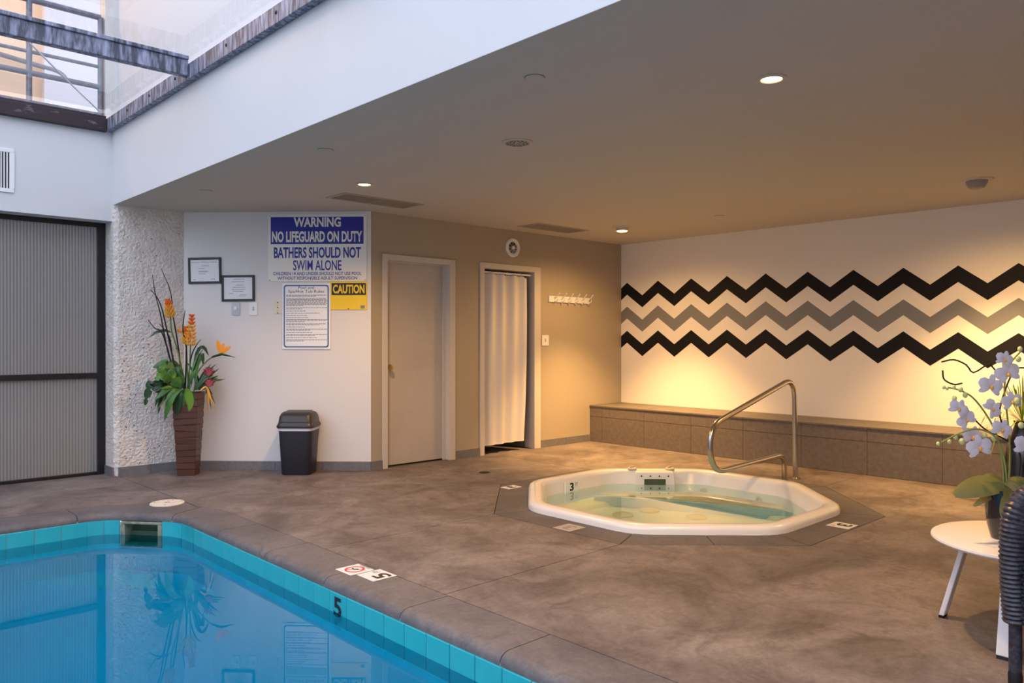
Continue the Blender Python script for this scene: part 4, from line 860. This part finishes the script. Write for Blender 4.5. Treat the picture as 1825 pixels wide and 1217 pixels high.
for x, y, s_ in ((1682, 690, .007), (1688, 692, .007), (1700, 690, .008), (1712, 694, .010), (1720, 704, .010), (1701, 710, .010), (1672, 791, .008), (1692, 787, .009), (1714, 787, .012), (1703, 779, .010), (1772, 781, .012), (1755, 776, .010), (1815, 640, .011), (1818, 622, .010), (1797, 640, .012), (1820, 758, .012), (1812, 715, .014)): obj('bud', MB().ball(O(x, y, -.01), s_, 8, 6, (1, 1, 1.2)), 'bud', oc, smooth=True)
# grass plant by the bench at the frame edge
GP = Vector((6.74, 1.60, 0)); gp = thing('grass_plant', 'spiky yellow-green grass plant in a tall black vase near the bench', 'plant', GP); obj('vase', MB().lathe([(.10, 0), (.12, .02), (.13, .25), (.09, .48), (.05, .60), (.06, .63), (.05, .63), (.0, .60)], n=24), 'black_glaze', gp, smooth=True)
random.seed(5)
for k in range(90):
    a = random.uniform(0, 2 * PI); e = random.uniform(.0, 1.75); ln_ = random.uniform(.28, .42); d = Vector((math.cos(a) * math.sin(e), math.sin(a) * math.sin(e), math.cos(e))); s_ = Vector((0, 0, .62))
    obj('blade', MB().leaf([s_, s_ + d * ln_ * .5, s_ + d * ln_ * .85 + Vector((0, 0, -.03 * e)), s_ + d * ln_ + Vector((0, 0, -.10 * e))], .010, (0, 0, 1), .1), 'grass_leaf', gp)

# ------------------------------------------------------------------ wicker armchair at the frame edge
FD = Vector((-.83, .56, 0)).normalized(); SD = Vector((-FD.y, FD.x, 0))        # facing, and sitter's left
AC = Vector((3.215, .785, 0)); CHW, CHD = .64, .66
ch = thing('wicker_armchair', 'dark wicker armchair with pale cushion at the right frame edge', 'chair', AC, math.atan2(-FD.y, -FD.x))
# local: +x towards the back, +y = across; front corner nearest the table at origin
q = (Matrix.Rotation(-math.atan2(-FD.y, -FD.x), 3, 'Z') @ (Vector((2.85, .27, 0)) - AC)); sy = 1 if q.y > 0 else -1
def cane(pts, r, n=10, pitch=.016):
    """wrapped cane: a tube with rings"""
    c = [Vector(p) for p in pts]; Lc = [0]
    for a, b_ in zip(c, c[1:]): Lc.append(Lc[-1] + (b_ - a).length)
    m_ = int(Lc[-1] / (pitch / 4)); out = []; rs = []
    for i in range(m_ + 1):
        t = Lc[-1] * i / m_; k = 0
        while k < len(Lc) - 2 and Lc[k + 1] < t: k += 1
        out.append(c[k].lerp(c[k + 1], (t - Lc[k]) / max(1e-9, Lc[k + 1] - Lc[k]))); rs.append(r * (1 - .16 * (1 - abs(math.sin(PI * t / pitch)))))
    return MB().tube(out, rs, n)
def weave(o0, du, dv_, wu, hv, parent, name):
    """woven panel: strands along du over stakes along dv"""
    m_ = MB(); o0, du, dv_ = Vector(o0), Vector(du).normalized(), Vector(dv_).normalized(); nn = du.cross(dv_); st_ = .028; nr = int(hv / .013); ns = int(wu / st_)
    for j in range(nr):
        m_.tube([o0 + du * (wu * i / (ns * 2)) + dv_ * (hv * (j + .5) / nr) + nn * (.006 * math.cos(PI * i / 2 + PI * j)) for i in range(ns * 2 + 1)], .0058, 5)
    for i in range(ns + 1): m_.tube([o0 + du * (wu * i / ns), o0 + du * (wu * i / ns) + dv_ * hv], .005, 5)
    return obj(name, m_, 'wicker', parent, smooth=True)
for x, y in ((0, 0), (0, sy * CHW), (CHD, 0), (CHD, sy * CHW)):
    lg = obj('leg', MB().tube([(x, y, .012), (x, y, .30)], .021, 12), 'wicker', ch, smooth=True); obj('foot_cap', MB().lathe([(.023, 0), (.024, .03), (.021, .045)], (x, y, 0), 14), 'ink', lg, smooth=True)
for y, s_ in ((0, -1), (sy * CHW, 1)):
    obj('arm', cane(smooth_path([(0, y, .22), (-.02, y, .45), (0.0, y, .668), (.20, y, .690), (CHD, y, .66)], .13, 8), .042, 12), 'wicker', ch, smooth=True)
    obj('arm_wrap', cane(smooth_path([(.035, y + .025 * s_, .24), (.02, y + .03 * s_, .45), (.05, y + .028 * s_, .63), (.22, y + .03 * s_, .665), (CHD, y + .03 * s_, .64)], .11, 8), .026, 10), 'wicker', ch, smooth=True)
    weave((.03, y, .24), (1, 0, 0), (0, 0, 1), CHD - .04, .40, ch, 'side_panel')
weave((-.005, 0, .23), (0, sy, 0), (0, 0, 1), CHW, .20, ch, 'front_panel'); weave((CHD, 0, .23), (0, sy, 0), (0, 0, 1), CHW, .68, ch, 'back_panel')
obj('back_rim', cane(smooth_path([(CHD, 0, .64), (CHD, 0, .92), (CHD, sy * CHW, .92), (CHD, sy * CHW, .64)], .14, 6), .034, 12), 'wicker', ch, smooth=True)
obj('seat', MB().box(0, CHD, min(0, sy * CHW), max(0, sy * CHW), .38, .425), 'wicker', ch, bevel=.01)
obj('cushion', MB().box(.04, CHD - .03, min(.045 * sy, sy * (CHW - .045)), max(.045 * sy, sy * (CHW - .045)), .425, .52), 'cushion', ch, bevel=.03, seg=3)
